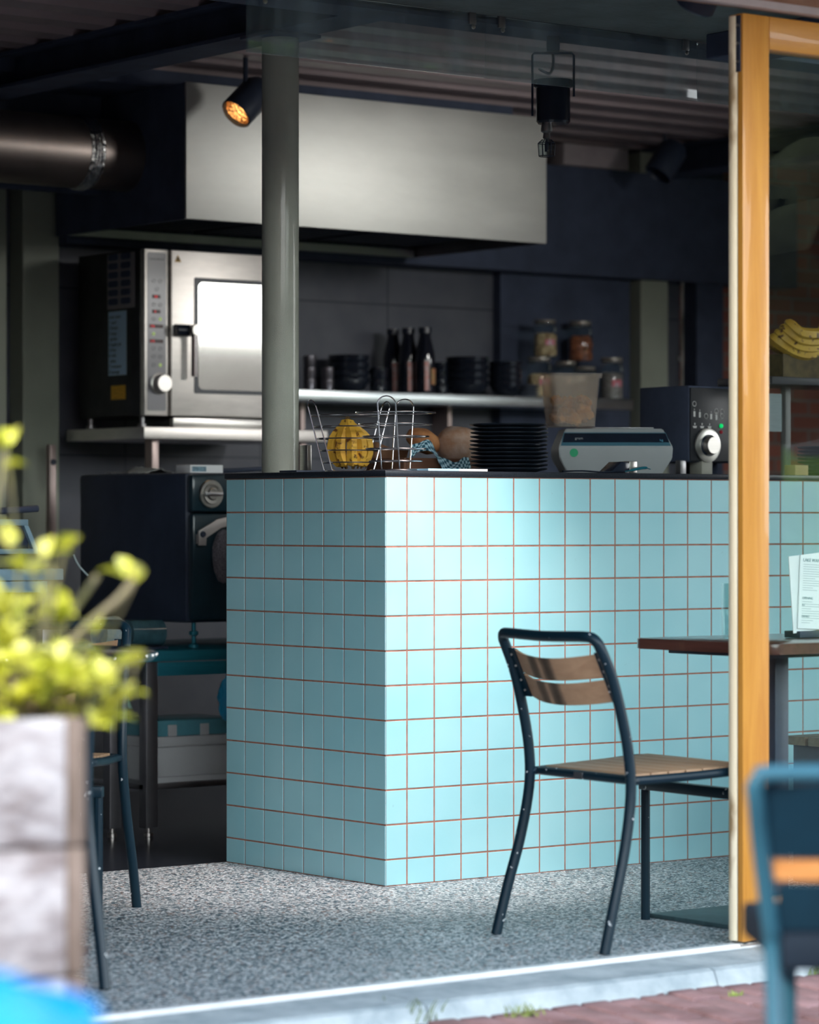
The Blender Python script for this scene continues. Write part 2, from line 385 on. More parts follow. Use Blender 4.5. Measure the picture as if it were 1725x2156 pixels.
# brick pavers in running bond at an angle
PAVER = mat('purple_brick_paver', (.095,.053,.062), .85, col2=(.19,.12,.14), vscale=7, bump=.4, bscale=70)
m = MB(); pa = math.radians(116.4-37.5); bx, by = .205, .087
R = Matrix.Rotation(pa, 4, 'Z')
for i in range(-28, 29):
    for j in range(-48, 49):
        p = R @ Vector((i*bx+(j % 2)*bx/2, j*by, 0)); p.x += -.6; p.y += -2.9
        if -4.2 < p.x < 3.0 and -4.4 < p.y < -1.62:
            hz = -.047+random.uniform(-.003, .003); a = random.uniform(-.006, .006)
            Mx = Matrix.Translation((p.x, p.y, hz)) @ Matrix.Rotation(pa+a, 4, 'Z') @ Matrix.Rotation(random.uniform(-.012,.012), 4, 'X')
            m.box(-bx/2+.0055, -by/2+.0055, -.05, bx/2-.0055, by/2-.0055, 0, .005, Mx)
bmesh.ops.bisect_plane(m.bm, geom=m.bm.verts[:]+m.bm.edges[:]+m.bm.faces[:], plane_co=(0,-1.757,0), plane_no=(0,1,0), clear_outer=True)
struct('floor.002', m, PAVER, True)
struct('floor.003', MB().box(-30, -30, -.3, 30, -1.755, -.056), mat('sandy_joint_ground', (.028,.022,.020), .95, var=.4, vscale=20))
struct('floor.004', MB().box(-30, -1.755, -.3, 30, 6, -.07), mat('sandy_joint_ground', (.1,.08,.07)))
# weeds in the joints
GRASSM = mat('grass_green', (.14,.20,.04), .7, var=.4, vscale=30)
wn = 0
for (px, py, s, lab) in ((872, 2150, .05, 'tuft of green grass at the foot of the pale kerb, bottom centre'), (1100, 2140, .03, 'low green weeds in a paver joint right of the grass tuft'), (1430, 2078, .018, 'tiny grass sprig against the pale kerb near the wooden post'), (1540, 2098, .014, 'small moss clump between pavers left of the blue chair leg'), (1715, 2050, .03, 'moss clump by the kerb at the right edge behind the blue chair')):
    yc = F*(H+.05)/(py-1093); p = c2w((px-862.5)/F*yc, yc, -.05); m = MB()
    for k in range(26):
        a = random.uniform(0, 6.28); q = p+Vector((random.gauss(0, s*.7), random.gauss(0, s*.35)-.01, 0)); h = s*random.uniform(.4, 1.1)
        t = q+Vector((math.cos(a)*h*.5, math.sin(a)*h*.5, h)); m.tube([q, (q+t)/2+Vector((0,0,h*.15)), t], [.002, .0016, .0004], 4)
    tag(m.build('grass_tuft', GRASSM), lab, 'grass', kind='stuff')

# sliding door leaf
d = bpy.data.objects.new('door_1', None); COL.objects.link(d); d['kind'] = 'structure'
D0, D1 = -1.53, -1.48
MB().box(-.047, D0, .008, .044, D1, 2.31, .003).build('door_stile', DOORW, d)
MB().box(1.46, D0, .008, 1.55, D1, 2.31, .003).build('door_stile', DOORW, d)
MB().box(.0445, D0, 2.227, 1.4595, D1, 2.31, .003).build('door_rail', DOORWH, d)
MB().box(.0445, D0, .008, 1.4595, D1, .11, .003).build('door_rail', DOORWH, d)
nose = [(-.047, D1+.0)] + [(-.047-.009*math.sin(PI*k/10)**.6, D1-.001-(D1-D0-.002)*.62*k/10) for k in range(11)]+[(-.047, D1-.033)]
MB().prism(nose, .01, 2.305, 'z').build('edge_moulding', NOSEW, d)
MB().box(.0445, -1.51, .111, 1.4595, -1.503, 2.226).build('door_pane', GLASS, d)
m = MB().box(-.0505, -1.524, 2.165, -.0475, -1.508, 2.305, .001); m.build('door_hinge', NAVY, d)
m = MB()
for z in (2.19, 2.235, 2.28): m.lathe([(.0,.0),(.004,.0),(.004,.002),(0,.003)], (-.0506, -1.516, z), 10, Matrix.Rotation(-PI/2, 4, 'Y'))
m.build('hinge_screw', STEEL, d)
RENDER_W = mat('grey_brown_render', (.16,.13,.12), .85, var=.15)
struct('wall_front', MB().box(1.56, -1.53, 0, 3.0, -1.47, 2.317), RENDER_W)  # unseen wall placed so the light fades along the street-side tiles
struct('wall_front.001', MB().box(-7, -1.53, 0, -3.7, -1.47, 2.317), RENDER_W)  # unseen wall, its end set to dim the counter's end tiles
# round column
t = thing('steel_column', 'round sage-grey painted steel column rising from the end of the tiled counter', 'column', (.13, .71, 1.197))
MB().lathe([(.057,.0),(.057,1.346)], (0,0,0), 40).build('column_shaft', COLUMNM, t)
MB().box(-.09, -.09, 1.3362, .09, .09, 1.3472, .002).build('cap_plate', NAVYM, t)

# glass smoke screen
for i, (a0, a1, lab) in enumerate(((-.69, .122, 'clear glass screen strip under the soffit, left panel with few reflections'), (.128, .932, 'clear glass screen strip under the soffit in front of the black hanging lamp'), (.938, 1.75, 'clear glass screen strip under the soffit, behind the wooden door post'))):
    t = thing('glass_screen', lab, 'glass panel', (a0, -.30, 2.30), 0, 'glass strips under the soffit')
    MB().box(0, -.005, 0, a1-a0, .005, .176, .001).build('screen_pane', HAZE, t)
    for u in (.05, a1-a0-.05):
        c = MB().box(u-.012, -.012, .145, u+.012, -.0055, .18, .001).build('clip', STEELD, t)
        MB().lathe([(0,0),(.007,0),(.006,.004),(0,.005)], (u, -.0125, .138), 12, Matrix.Rotation(PI/2, 4, 'X')).build('screw', STEEL, t)

# ================================================================== TILED COUNTER
t = thing('tiled_counter', 'long bar counter clad in pale blue square tiles with brown grout', 'counter', (0,0,0))
LZ, TOPZ = .0765, 1.179
MB().box(.0016, .0016, 0, 2.9, .8155, TOPZ, 0).build('counter_body', GROUT, t)
def tiles(mb, segs, zs, face):
    g = .0023; c = .0012
    for u0, u1 in segs:
        for z0, z1 in zs:
            jit = random.uniform(-.0004, .0004)
            p0, p1, q0, q1 = u0+g, u1-g, z0+g, z1-g
            def P(u, d, z): return (u, -d, z) if face == 'y' else (-d, u, z)
            back = -.011; f = .0+jit; f2 = f-c
            v = [mb.bm.verts.new(P(u, dd, z)) for dd, e in ((back, 0), (f2, 0), (f, c)) for u, z in ((p0+e, q0+e), (p1-e, q0+e), (p1-e, q1-e), (p0+e, q1-e))]
            for k in range(2):
                for i in range(4): mb.bm.faces.new((v[k*4+i], v[k*4+(i+1) % 4], v[k*4+4+(i+1) % 4], v[k*4+4+i]))
            mb.bm.faces.new(v[8:12])
zs = [(0, LZ)]+[(LZ+.1*i, LZ+.1*(i+1)) for i in range(11)]
zs = [z for z in zs if z[0] < TOPZ-.02]; zs[-1] = (zs[-1][0], TOPZ)
segs = [(0, .078)]+[(.078+.0997*i, .078+.0997*(i+1)) for i in range(28)]
m = MB(); tiles(m, segs, zs, 'y'); m.build('street_side_tiles', TILE, t, smooth=False)
segs = [(.102*i, .102*(i+1)) for i in range(8)]
m = MB(); tiles(m, segs, zs, 'x'); m.build('end_tiles', TILE, t, smooth=False)
tag(MB().box(-.004, -.004, 1.1795, 2.9, .82, 1.1965, .002).build('worktop', GRANITE), 'thin black stone worktop lying on the tiled counter', 'worktop')
CTZ = 1.1967

# ================================================================== CHAIRS
def make_chair(label, loc, rz, group='slatted metal bistro chairs', fp=None):
    fp = fp or FRAMEP
    t = thing('bistro_chair', label, 'chair', loc, rz, group)
    side = [(0,.0),(.033,.12),(.068,.24),(.090,.35),(.094,.43),(.080,.53),(.045,.66),(.012,.735)]
    ws   = [.2255,.222,.216,.211,.208,.206,.203,.200]
    def leg(s): return [(x, s*w, z) for (x, z), w in zip(side, ws)]
    L = catmull(leg(1), 4); Rr = catmull(leg(-1), 4)
    arch = [(.003,.198,.752),(-.006,.185,.766),(-.014,.15,.769),(-.018,.0,.766),(-.014,-.15,.769),(-.006,-.185,.766),(.003,-.198,.752)]
    ar = catmull(arch, 4)
    MB().tube(L[:-1]+ar+Rr[::-1][1:], .0135, 12).build('back_frame', fp, t)
    for s in (1, -1):   # flanges that hold the slats
        m = MB(); n = 6
        P = [(.072-.058*k/n, s*(.199-.002*k/n), .605+.125*k/n) for k in range(n+1)]
        for k in range(n):
            a, b = P[k], P[k+1]
            m.quadbox([Vector(v) for v in ((a[0]-.002, a[1]-s*.030, a[2]), (a[0]+.003, a[1]-s*.030, a[2]), (a[0]+.003, a[1]-s*.002, a[2]), (a[0]-.002, a[1]-s*.002, a[2]),
                                           (b[0]-.002, b[1]-s*.030, b[2]), (b[0]+.003, b[1]-s*.030, b[2]), (b[0]+.003, b[1]-s*.002, b[2]), (b[0]-.002, b[1]-s*.002, b[2]))])
        br = m.build('back_bracket', fp, t)
        for z in (.622, .648, .684, .713): MB().blob((.072-.058*(z-.605)/.125-.004, s*.183, z), .0038, 1, 0).build('rivet', STEEL, br)
    for z0, z1 in ((.672, .728), (.610, .665)):   # curved back slats
        m = MB(); n = 12; C = []
        for k in range(n+1):
            y = -.178+.356*k/n; bow = -.040*(1-(y/.178)**2)
            C.append((y, bow))
        for k in range(n):
            q = []
            for z in (z0, z1):
                xb = .078-.058*(z-.605)/.125
                for (yy, bo), off in ((C[k], 0), (C[k+1], 0), (C[k+1], .009), (C[k], .009)): q.append(Vector((xb+bo+off, yy, z+bo*.42)))
            m.quadbox(q)
        bmesh.ops.remove_doubles(m.bm, verts=m.bm.verts[:], dist=1e-5)
        m.build('back_slat', SLATX, t)
    # seat frame and slats
    zb, zf = .415, .428
    fr = [(.118,.190,zb),(.112,.165,zb),(.112,0,zb),(.112,-.165,zb),(.118,-.190,zb),(.14,-.200,zb),(.30,-.212,.42),(.44,-.224,zf),(.478,-.214,zf),(.49,-.18,zf),(.492,0,zf),(.49,.18,zf),(.478,.214,zf),(.44,.224,zf),(.30,.212,.42),(.14,.200,zb)]
    m = MB().tube(catmull(fr, 4, True), .0115, 10, True)
    for s in (1, -1): m.tube([(.094, s*.206, zb-.002), (.13, s*.196, zb)], .0105, 8)
    m.build('seat_frame', fp, t)
    for k in range(7):
        x0 = .125+.0515*k; x1 = x0+.0465; w0 = .193+.032*(x0-.12)/.37; w1 = .193+.032*(x1-.12)/.37; z0 = zb+.0135*(x0-.12)/.37; z1 = zb+.0135*(x1-.12)/.37
        w0 -= .011; w1 -= .011
        MB().quadbox([Vector(v) for v in ((x0,-w0,z0),(x1,-w1,z1),(x1,w1,z1),(x0,w0,z0),(x0,-w0,z0+.013),(x1,-w1,z1+.013),(x1,w1,z1+.013),(x0,w0,z0+.013))], .0012).build('seat_slat', SLATW, t)
    # front legs joined by a flat bar
    for s in (1, -1): MB().tube([(.50, s*.247, 0), (.50, s*.247, .3425)], .0125, 10).build('front_leg', fp, t)
    MB().box(.486, -.26, .343, .514, .26, .371, .003).build('front_crossbar', fp, t)
    for s in (1, -1): MB().tube([(.487, s*.18, .371), (.487, s*.18, .418)], .007, 8).build('seat_support', fp, t)
    MB().box(.106, -.005, .405, .0995, .03, .422).build('maker_plate', STEELD, t)
    return t
ch = make_chair('chair with tan slats standing by the tiled counter, its back to the left', (-.4135, -1.22, 0), math.radians(-3.5))
pB = c2w(-.965, 8.565); pA = c2w(-.894, 6.951)
cB = dup(ch, (pB.x, pB.y, 0), math.radians(-98.9-37.5), 'chair with chipped paint facing the street, behind the round black table')
cA = dup(ch, (pA.x, pA.y, 0), math.radians(110.4-37.5), 'nearer left chair with its back to the camera, in front of the round black table')
# foreground chair, lower right
Dc = 4.7; fx = Vector((-.04, .9992, 0)); lf = Vector((-.9992, -.04, 0))
legp = Vector(((1626-862.5)/F*Dc, Dc, 0)); org = legp-lf*.21-fx*.06
po = c2w(org.x, org.y)
t = thing('street_chair', 'dark blue metal chair in the right foreground with one wooden back slat', 'chair', (po.x, po.y, -.05), math.radians(92.3-37.5))
side = [(-.055,0),(-.02,.15),(.03,.33),(.055,.46),(.045,.50),(.01,.62),(-.028,.70)]
wv = lambda z: .21+.038*max(0, (z-.47)/.23)
P1 = catmull([(x, wv(z), z) for x, z in side], 4); P2 = catmull([(x, -wv(z), z) for x, z in side], 4)
ar = catmull([(-.030,.250,.712),(-.033,.238,.727),(-.036,.20,.732),(-.036,-.20,.732),(-.033,-.238,.727),(-.030,-.250,.712)], 4)
MB().tube(P1[:-1]+ar+P2[::-1][1:], .0135, 12).build('back_frame', FRAMEC, t)
def curved(z0, z1, x0, x1, th, bow, w=.198):
    m = MB(); n = 12
    for k in range(n):
        q = []
        for z, xx in ((z0, x0), (z1, x1)):
            for y, off in ((-w+2*w*k/n, 0), (-w+2*w*(k+1)/n, 0), (-w+2*w*(k+1)/n, th), (-w+2*w*k/n, th)):
                q.append(Vector((xx-bow*(1-(y/w)**2)+off, y, z)))
        m.quadbox(q)
    bmesh.ops.remove_doubles(m.bm, verts=m.bm.verts[:], dist=1e-5); return m
curved(.605, .715, .012, -.030, .004, .012, .236).build('back_panel', mat('dark_blue_sheet', (.002,.018,.034), .6, spec=.25, var=.2), t)
curved(.492, .562, .046, .026, .004, .012, .205).build('lower_panel', mat('dark_blue_sheet', (.002,.018,.034)), t)
curved(.568, .60, .026, .016, .014, .012, .216).build('back_slat', wood('orange_slat_wood', (.42,.17,.05), (.60,.28,.10), 1, 3, .45), t)
MB().box(.03, -.20, .432, .44, .20, .487, .010).build('seat', mat('matt_dark_seat', (.006,.012,.022), .8, spec=.2, var=.1), t)
for s in (1, -1): MB().tube([(.40, s*.13, .457), (.42, s*.13, 0)], .014, 10).build('front_leg', FRAMEC, t)

# ================================================================== TABLES
t = thing('square_cafe_table', 'square cafe table with red-brown wooden top beside the chair', 'table', (.39, -1.195, 0))
def rrect(x0, y0, x1, y1, r, n=5):
    P = []
    for cx, cy, a in ((x1-r, y1-r, 0), (x0+r, y1-r, 90), (x0+r, y0+r, 180), (x1-r, y0+r, 270)):
        for k in range(n+1):
            q = math.radians(a+90*k/n); P.append((cx+r*math.cos(q), cy+r*math.sin(q)))
    return P
MB().prism(rrect(-.27,-.265,.27,.265,.03), .712, .74, 'z', bev=.003).build('table_top', TABLEW, t)
MB().box(-.20,-.20,.700,.20,.20,.7115,.002).build('top_plate', NAVY, t)
MB().box(-.025,-.025,.012,.025,.025,.70,.003).build('pedestal', NAVY, t)
MB().box(-.255,-.245,0,.255,.215,.012,.002).build('base_plate', mat('teal_grey_plate', (.05,.10,.115), .5, var=.2, vscale=30), t)
rt = c2w(-.95, 7.62)
t = thing('round_cafe_table', 'small round glossy black table between the two left chairs', 'table', (rt.x, rt.y, 0))
MB().lathe([(0,.706),(.29,.706),(.325,.712),(.335,.722),(.335,.732),(.325,.7385),(0,.7395)], (0,0,0), 64).build('table_top', GLOSSBLK, t)
MB().lathe([(.022,.01),(.022,.7055)], (0,0,0), 20).build('pedestal', NAVY, t)
MB().lathe([(.17,0),(.17,.008),(.05,.02),(0,.02)], (0,0,0), 40).build('base_plate', NAVY, t)
m = MB()
for k in range(46):
    a = 2*PI*k/46; m.blob((.334*math.cos(a), .334*math.sin(a), .727), .0042, 1, 0)
m.build('edge_stud', STEEL, t)
# bench beyond the post
t = thing('wooden_bench', 'low wooden slatted bench in front of the tiles, seen through the glass', 'bench', (1.0, -1.0, 0))
for k in range(4): MB().box(0, .012+.1*k, .40, 1.6, .10+.1*k, .425, .002).build('seat_slat', BENCHW, t)
MB().box(0, .012, .30, 1.6, .03, .399, .002).build('front_board', BENCHW, t)
for x in (.03, 1.53): MB().box(x, .035, 0, x+.04, .39, .399, .002).build('leg', NAVY, t)

# ================================================================== THINGS ON THE WORKTOP
def wire_basket(label, loc, rz):
    t = thing('wire_basket', label, 'basket', loc, rz, 'chrome wire baskets on the worktop')
    zsr = [(.030,.078),(.066,.088),(.102,.098),(.138,.108),(.172,.117)]
    for z, r in zsr:
        MB().tube([(r*math.cos(2*PI*k/40), r*math.sin(2*PI*k/40), z) for k in range(40)], .0021, 6, True).build('ring', CHROME, t)
    for s in (1, -1):
        pass
    hoop = []
    w = .027
    def up(sx, sy): return [(sx*.055, sy*w, .003), (sx*.068, sy*w, .008), (sx*.076, sy*w, .025), (sx*.119, sy*w, .178), (sx*.126, sy*w*.95, .200), (sx*.128, sy*w*.55, .2125)]
    path = [(0, w, .003)]+up(1,1)+[(.129,0,.2165)]+up(1,-1)[::-1]+[(0,-w,.003)]+up(-1,-1)+[(-.129,0,.2165)]+up(-1,1)[::-1]
    MB().tube(catmull(path, 4, True), .0021, 6, True).build('handle_wire', CHROME, t)
    MB().tube([(.075*math.cos(2*PI*k/32), .075*math.sin(2*PI*k/32), .0035) for k in range(32)], .0017, 6, True).build('base_ring', CHROME, t)
    return t
pL = at_b(735, 990, .44)
wire_basket('left chrome wire basket, holding the bananas', (pL.x, pL.y, CTZ), -TH+math.radians(28))
wire_basket('right chrome wire basket, empty, at the corner of the counter', (.15, .15, CTZ), -TH+math.radians(78))
# bananas
def banana_mat():
    m, nt, b = new_mat('banana_skin')
    co = coords(nt)
    n = N(nt, 'ShaderNodeTexNoise', i_Scale=45, i_Detail=5); nt.links.new(co, n.inputs['Vector'])
    n1 = N(nt, 'ShaderNodeTexNoise', i_Scale=12, i_Detail=2); nt.links.new(co, n1.inputs['Vector'])
    base = ramp(nt, n1.outputs[0], [(.3, (.52,.29,.03)), (.7, (.74,.47,.06))])
    mx = N(nt, 'ShaderNodeMixRGB'); nt.links.new(ramp(nt, n.outputs[0], [(.59, (0,0,0)), (.66, (1,1,1))]), mx.inputs[0]); nt.links.new(base, mx.inputs[1]); mx.inputs[2].default_value = (.13,.05,.015,1)
    nt.links.new(mx.outputs[0], b.inputs['Base Color']); b.inputs['Roughness'].default_value = .5
    return m
BAN = banana_mat(); BANT = mat('banana_tip', (.10,.06,.02), .8, var=.3)
def banana(parent, pts, r, tw=0):
    P = catmull(pts, 4); n = len(P)
    rad = [r*min(1, .28+1.9*math.sin(PI*min(max((i+.3)/(n-.4), 0), 1))**.8) if 0 < i < n-1 else r*.25 for i in range(n)]
    o = MB().tube(P, rad, 6).build('banana', BAN, parent)
    e = (P[-1]-P[-2]).normalized()
    MB().tube([P[-1]-e*.002, P[-1]+e*.007], .0035, 6).build('banana_tip', BANT, o)
    return o
t = thing('banana_bunch', 'bunch of ripe spotted bananas standing in the left wire basket', 'bananas', (pL.x, pL.y, CTZ+.004), -TH)
crown = Vector((-.004, 0, .148))
for dx, dy, bow, r in ((-.038,-.010,.012,.0165), (-.018,-.026,.006,.0175), (.007,-.031,.003,.018), (.030,-.020,.010,.017), (.044,.004,.016,.0165), (-.024,.018,.010,.016), (.010,.022,.008,.016)):
    banana(t, [crown+Vector((dx*.10, dy*.1, .006)), crown+Vector((dx*.28, dy*.4, -.012)), Vector((dx*1.0+ (bow if dx>0 else -bow)*.5, dy*1.3, .100)), Vector((dx*1.12+(bow if dx>0 else -bow)*.6, dy*1.4, .055)), Vector((dx*.75+.006, dy*1.0, .014))], r)
MB().blob(tuple(crown+Vector((0,0,.008))), .008, 2, .4, 3, (1.2,.9,1.2)).build('crown_stem', BANT, t)
# plates
PLATE = mat('black_stoneware', (.012,.018,.028), .3, var=.3, vscale=20, coat=.6)
pp = at_b(1072, 990, .2)
def plate_prof(r): return [(0,.0),(r*.60,.0),(r*.63,.001),(r*.97,.0095),(r,.0125),(r*.985,.0145),(r*.94,.0125),(r*.62,.006),(0,.005)]
p0 = None
names = ['bottom', 'second', 'third', 'fourth', 'fifth', 'sixth', 'seventh', 'eighth', 'ninth', 'tenth', 'eleventh', 'topmost']
for k in range(12):
    r = .118+random.uniform(-.0015, .0015)
    dx, dy = random.uniform(-.0025,.0025), random.uniform(-.0025,.0025)
    if p0 is None: p0 = MB().lathe(plate_prof(.119), (0,0,0), 56).build('dinner_plate', PLATE); o = p0
    else: o = p0.copy(); COL.objects.link(o)
    o.location = (pp.x+dx, pp.y+dy, CTZ+.0122*k)
    tag(o, '%s black plate from below in the tall stack of twelve on the worktop' % names[k] if k not in (0, 11) else ('bottom black plate of the tall stack of twelve on the worktop' if k == 0 else 'topmost black plate of the tall stack of twelve on the worktop'), 'plate', 'stack of black plates on the worktop')
# paper leaflets
q0 = at_b(893, 989, .05); q1 = at_b(1018, 989, .05)
BLUEP = mat('light_blue_paper', (.38,.66,.86), .7, var=.04)
t = thing('leaflet_pad', 'pad of white and light blue leaflets lying flat on the worktop', 'leaflets', (q0.x, .03, CTZ))
w = q1.x-q0.x
MB().box(0, .0, 0, w*.52, .10, .007).build('blue_leaflet', BLUEP, t)
MB().box(w*.52, .0, 0, w, .10, .007).build('white_leaflet', WHITEP, t)
# bread behind
CRUST = mat('bread_crust', (.30,.11,.045), .75, col2=(.52,.24,.09), vscale=14, bump=.5, bscale=25)
CRUSTF = mat('floured_crust', (.34,.17,.09), .8, col2=(.50,.40,.34), vscale=12, bump=.6, bscale=25)
KRAFT = mat('kraft_paper', (.26,.13,.07), .85, var=.2, vscale=10, bump=.2)
b1 = at_b(892, 990, .62); b2 = at_b(968, 990, .60)
Mr = Matrix.Rotation(math.radians(25), 4, 'Y')
tb = thing('bread_crate', 'low brown wooden bread tray behind the plates', 'tray', (at_b(900, 990, .64).x, .64, CTZ))
m = MB().box(-.17, -.10, 0, .20, .10, .012, .002).box(-.17, -.10, .012, -.158, .10, .05, .002).box(.188, -.10, .012, .20, .10, .05, .002).box(-.158, -.10, .012, .188, -.088, .05, .002)
m.build('tray_body', wood('tray_wood', (.12,.055,.03), (.2,.09,.05), 0, 3, .7), tb)
o = MB().blob((0,0,0), .062, 3, .10, 2, (1.0,.75,.60), Mr).build('bread_loaf', CRUST); o.location = (b1.x, b1.y, CTZ+.105); tag(o, 'smaller reddish-brown bread loaf seen through the right wire basket', 'bread', 'bread loaves behind the baskets')
o = MB().blob((0,0,0), .085, 3, .10, 2.2, (.95,.8,.80), Mr, 3).build('bread_loaf', CRUSTF); o.location = (b2.x, b2.y, CTZ+.086); tag(o, 'larger floured bread loaf left of the stack of plates', 'bread', 'bread loaves behind the baskets')
# checked cloth
def check_mat():
    m, nt, b = new_mat('blue_check_cloth')
    co = coords(nt, kind='UV'); c = N(nt, 'ShaderNodeTexChecker', i_Scale=1.0); nt.links.new(co, c.inputs[0]); c.inputs[1].default_value = (.45,.70,.80,1); c.inputs[2].default_value = (.02,.11,.17,1)
    nt.links.new(c.outputs[0], b.inputs['Base Color']); b.inputs['Roughness'].default_value = .9; return m
def sheet(name, fn, nu, nv, m, th=.002, uvs=(1,1), parent=None):
    bm = bmesh.new(); uv = bm.loops.layers.uv.new('UVMap')
    V = [[bm.verts.new(fn(i/nu, j/nv)) for j in range(nv+1)] for i in range(nu+1)]
    for i in range(nu):
        for j in range(nv):
            f = bm.faces.new((V[i][j], V[i+1][j], V[i+1][j+1], V[i][j+1])); f.smooth = True
            for l, (a, c) in zip(f.loops, ((i,j),(i+1,j),(i+1,j+1),(i,j+1))): l[uv].uv = (a/nu*uvs[0], c/nv*uvs[1])
    me = bpy.data.meshes.new(name); bm.to_mesh(me); bm.free(); me.materials.append(m)
    o = bpy.data.objects.new(name, me); COL.objects.link(o); md = o.modifiers.new('s', 'SOLIDIFY'); md.thickness = th; md.offset = 0
    if parent: o.parent = parent
    return o
kx = at_b(870, 990, .5).x
def cl(u, v):
    x = u*.24; z = .075-.035*u+.016*math.sin(u*7)+.02*math.exp(-((u-.28)/.12)**2)-v*(.028+.012*u)+.004*math.sin(u*23+v*5)
    return (x, -.045-.012*v+.006*math.sin(u*14), max(.053, z) if False else z)
o = sheet('checked_cloth', cl, 40, 8, check_mat(), .0015, (26, 5)); o.location = (kx, .565, CTZ+.006)
tag(o, 'blue and white checked cloth draped over the bread tray', 'cloth')
# crumpled kraft bag
o = MB().prism([(-.07,0),(.05,0),(.075,.085),(.01,.03+.05),(-.055,.105)], -.02, .02, 'y', bev=.003).build('paper_bag', KRAFT); bb = at_b(835, 990, .74); o.location = (bb.x, .79, CTZ+.0005); tag(o, 'open brown paper bag behind the two wire baskets', 'paper bag')
# kitchen scale
GREYP = mat('grey_plastic', (.34,.37,.38), .45, var=.04); GREYD = mat('grey_plastic_dark', (.25,.28,.30), .5, var=.04)
ps = at_b(1288, 990, .42)
t = thing('kitchen_scale', 'grey digital kitchen scale with dark display strip and green round sticker', 'scale', (ps.x, ps.y, CTZ+.0005), -TH+math.radians(4))
sp = [(-.09,0),(-.115,.085),(-.118,.10),(-.085,.148),(.09,.148),(.10,.14),(.10,0)]
front = []
# body with splayed ends: polygon across x, swept front to back
def scale_body():
    m = MB()
    def ring(z, hw, yf, yb): return [m.bm.verts.new(v) for v in ((-hw, yf, z), (hw, yf, z), (hw, yb, z), (-hw, yb, z))]
    rs = [ring(0, .150, -.085, .10), ring(.052, .181, -.105, .11), ring(.088, .183, -.108, .115), ring(.140, .160, -.072, .115), ring(.148, .156, -.066, .112)]
    for A, B in zip(rs, rs[1:]):
        for k in range(4): m.bm.faces.new((A[k], A[(k+1) % 4], B[(k+1) % 4], B[k]))
    m.bm.faces.new(rs[0][::-1]); m.bm.faces.new(rs[-1])
    bmesh.ops.bevel(m.bm, geom=m.bm.edges[:], offset=.003, segments=2, affect='EDGES')
    return m
scale_body().build('scale_housing', GREYP, t)
def face_pt(x, s): # point on the slanted display face, s 0..1 from bottom to top
    return Vector((x, -.108+.036*s, .088+.052*s))
dn = Vector((0, -.052, .036)).normalized()*.0012
def strip(m, xl0, xr0, xl1, xr1, s0, s1):
    A = [face_pt(xl0, s0), face_pt(xr0, s0), face_pt(xr1, s1), face_pt(xl1, s1)]
    m.quadbox([p-dn for p in A]+[p+dn for p in A]); return m
strip(MB(), -.176, .176, -.164, .164, .08, .90).build('display_bezel', mat('teal_bezel', (.06,.16,.22), .35, var=.05), t)
dd = dn.copy(); dn = dn*1.6
dp = strip(MB(), -.170, .172, -.162, .163, .28, .84).build('display', GLOSSBLK, t)
dn = dd
tmx = Matrix.Translation(face_pt(-.13, .45)+dn*2.2) @ Matrix.Rotation(math.radians(55.3), 4, 'X')
text('display_mark', 'gram', .013, tmx, GREYP, dp)
tmx = Matrix.Translation(face_pt(.142, .35)+dn*2.2) @ Matrix.Rotation(math.radians(55.3), 4, 'X')
text('display_mark', 'kg', .012, tmx, mat('blue_print', (.1,.35,.5), .5), dp)
MB().lathe([(0,0),(.0135,0),(.0135,.0012),(0,.0012)], (-.135, -.1077, .070), 24, Matrix.Rotation(PI/2, 4, 'X')).build('round_sticker', mat('green_sticker', (.01,.32,.14), .6), t)
MB().box(-.11, -.05, .1485, .13, .10, .153, .002).build('weighing_plate', STEELD, t)
# tub of fruit on the scale
pt = at_b(1201, 900, .47)
t = thing('plastic_tub', 'translucent square plastic tub of brown preserved fruit standing on the scale', 'tub', (pt.x, pt.y, CTZ+.1538), -TH+math.radians(12))
def sqring(m, h, z): return [m.bm.verts.new((x*h, y*h, z)) for x, y in ((-1,-.88),(-.88,-1),(.88,-1),(1,-.88),(1,.88),(.88,1),(-.88,1),(-1,.88))]
m = MB(); R0 = [sqring(m, h, z) for h, z in ((.066,0),(.078,.155),(.085,.155),(.086,.170),(.081,.170),(.074,.155),(.063,.004))]
for A, B in zip(R0, R0[1:]):
    for k in range(8): m.bm.faces.new((A[k], A[(k+1) % 8], B[(k+1) % 8], B[k]))
m.bm.faces.new(R0[0][::-1]); m.bm.faces.new(R0[-1])
m.build('tub_wall', PLASTIC, t)
FR = mat('preserved_fruit', (.30,.10,.015), .4, col2=(.75,.38,.08), vscale=9, detail=2)
m = MB()
for k in range(80):
    m.blob((random.uniform(-.054,.054), random.uniform(-.054,.054), random.uniform(.018,.092)), random.uniform(.012,.018), 1, .3, 3, (1,1,1), None, k)
fo = m.build('fruit_pieces', FR, t); fo['kind'] = 'stuff'
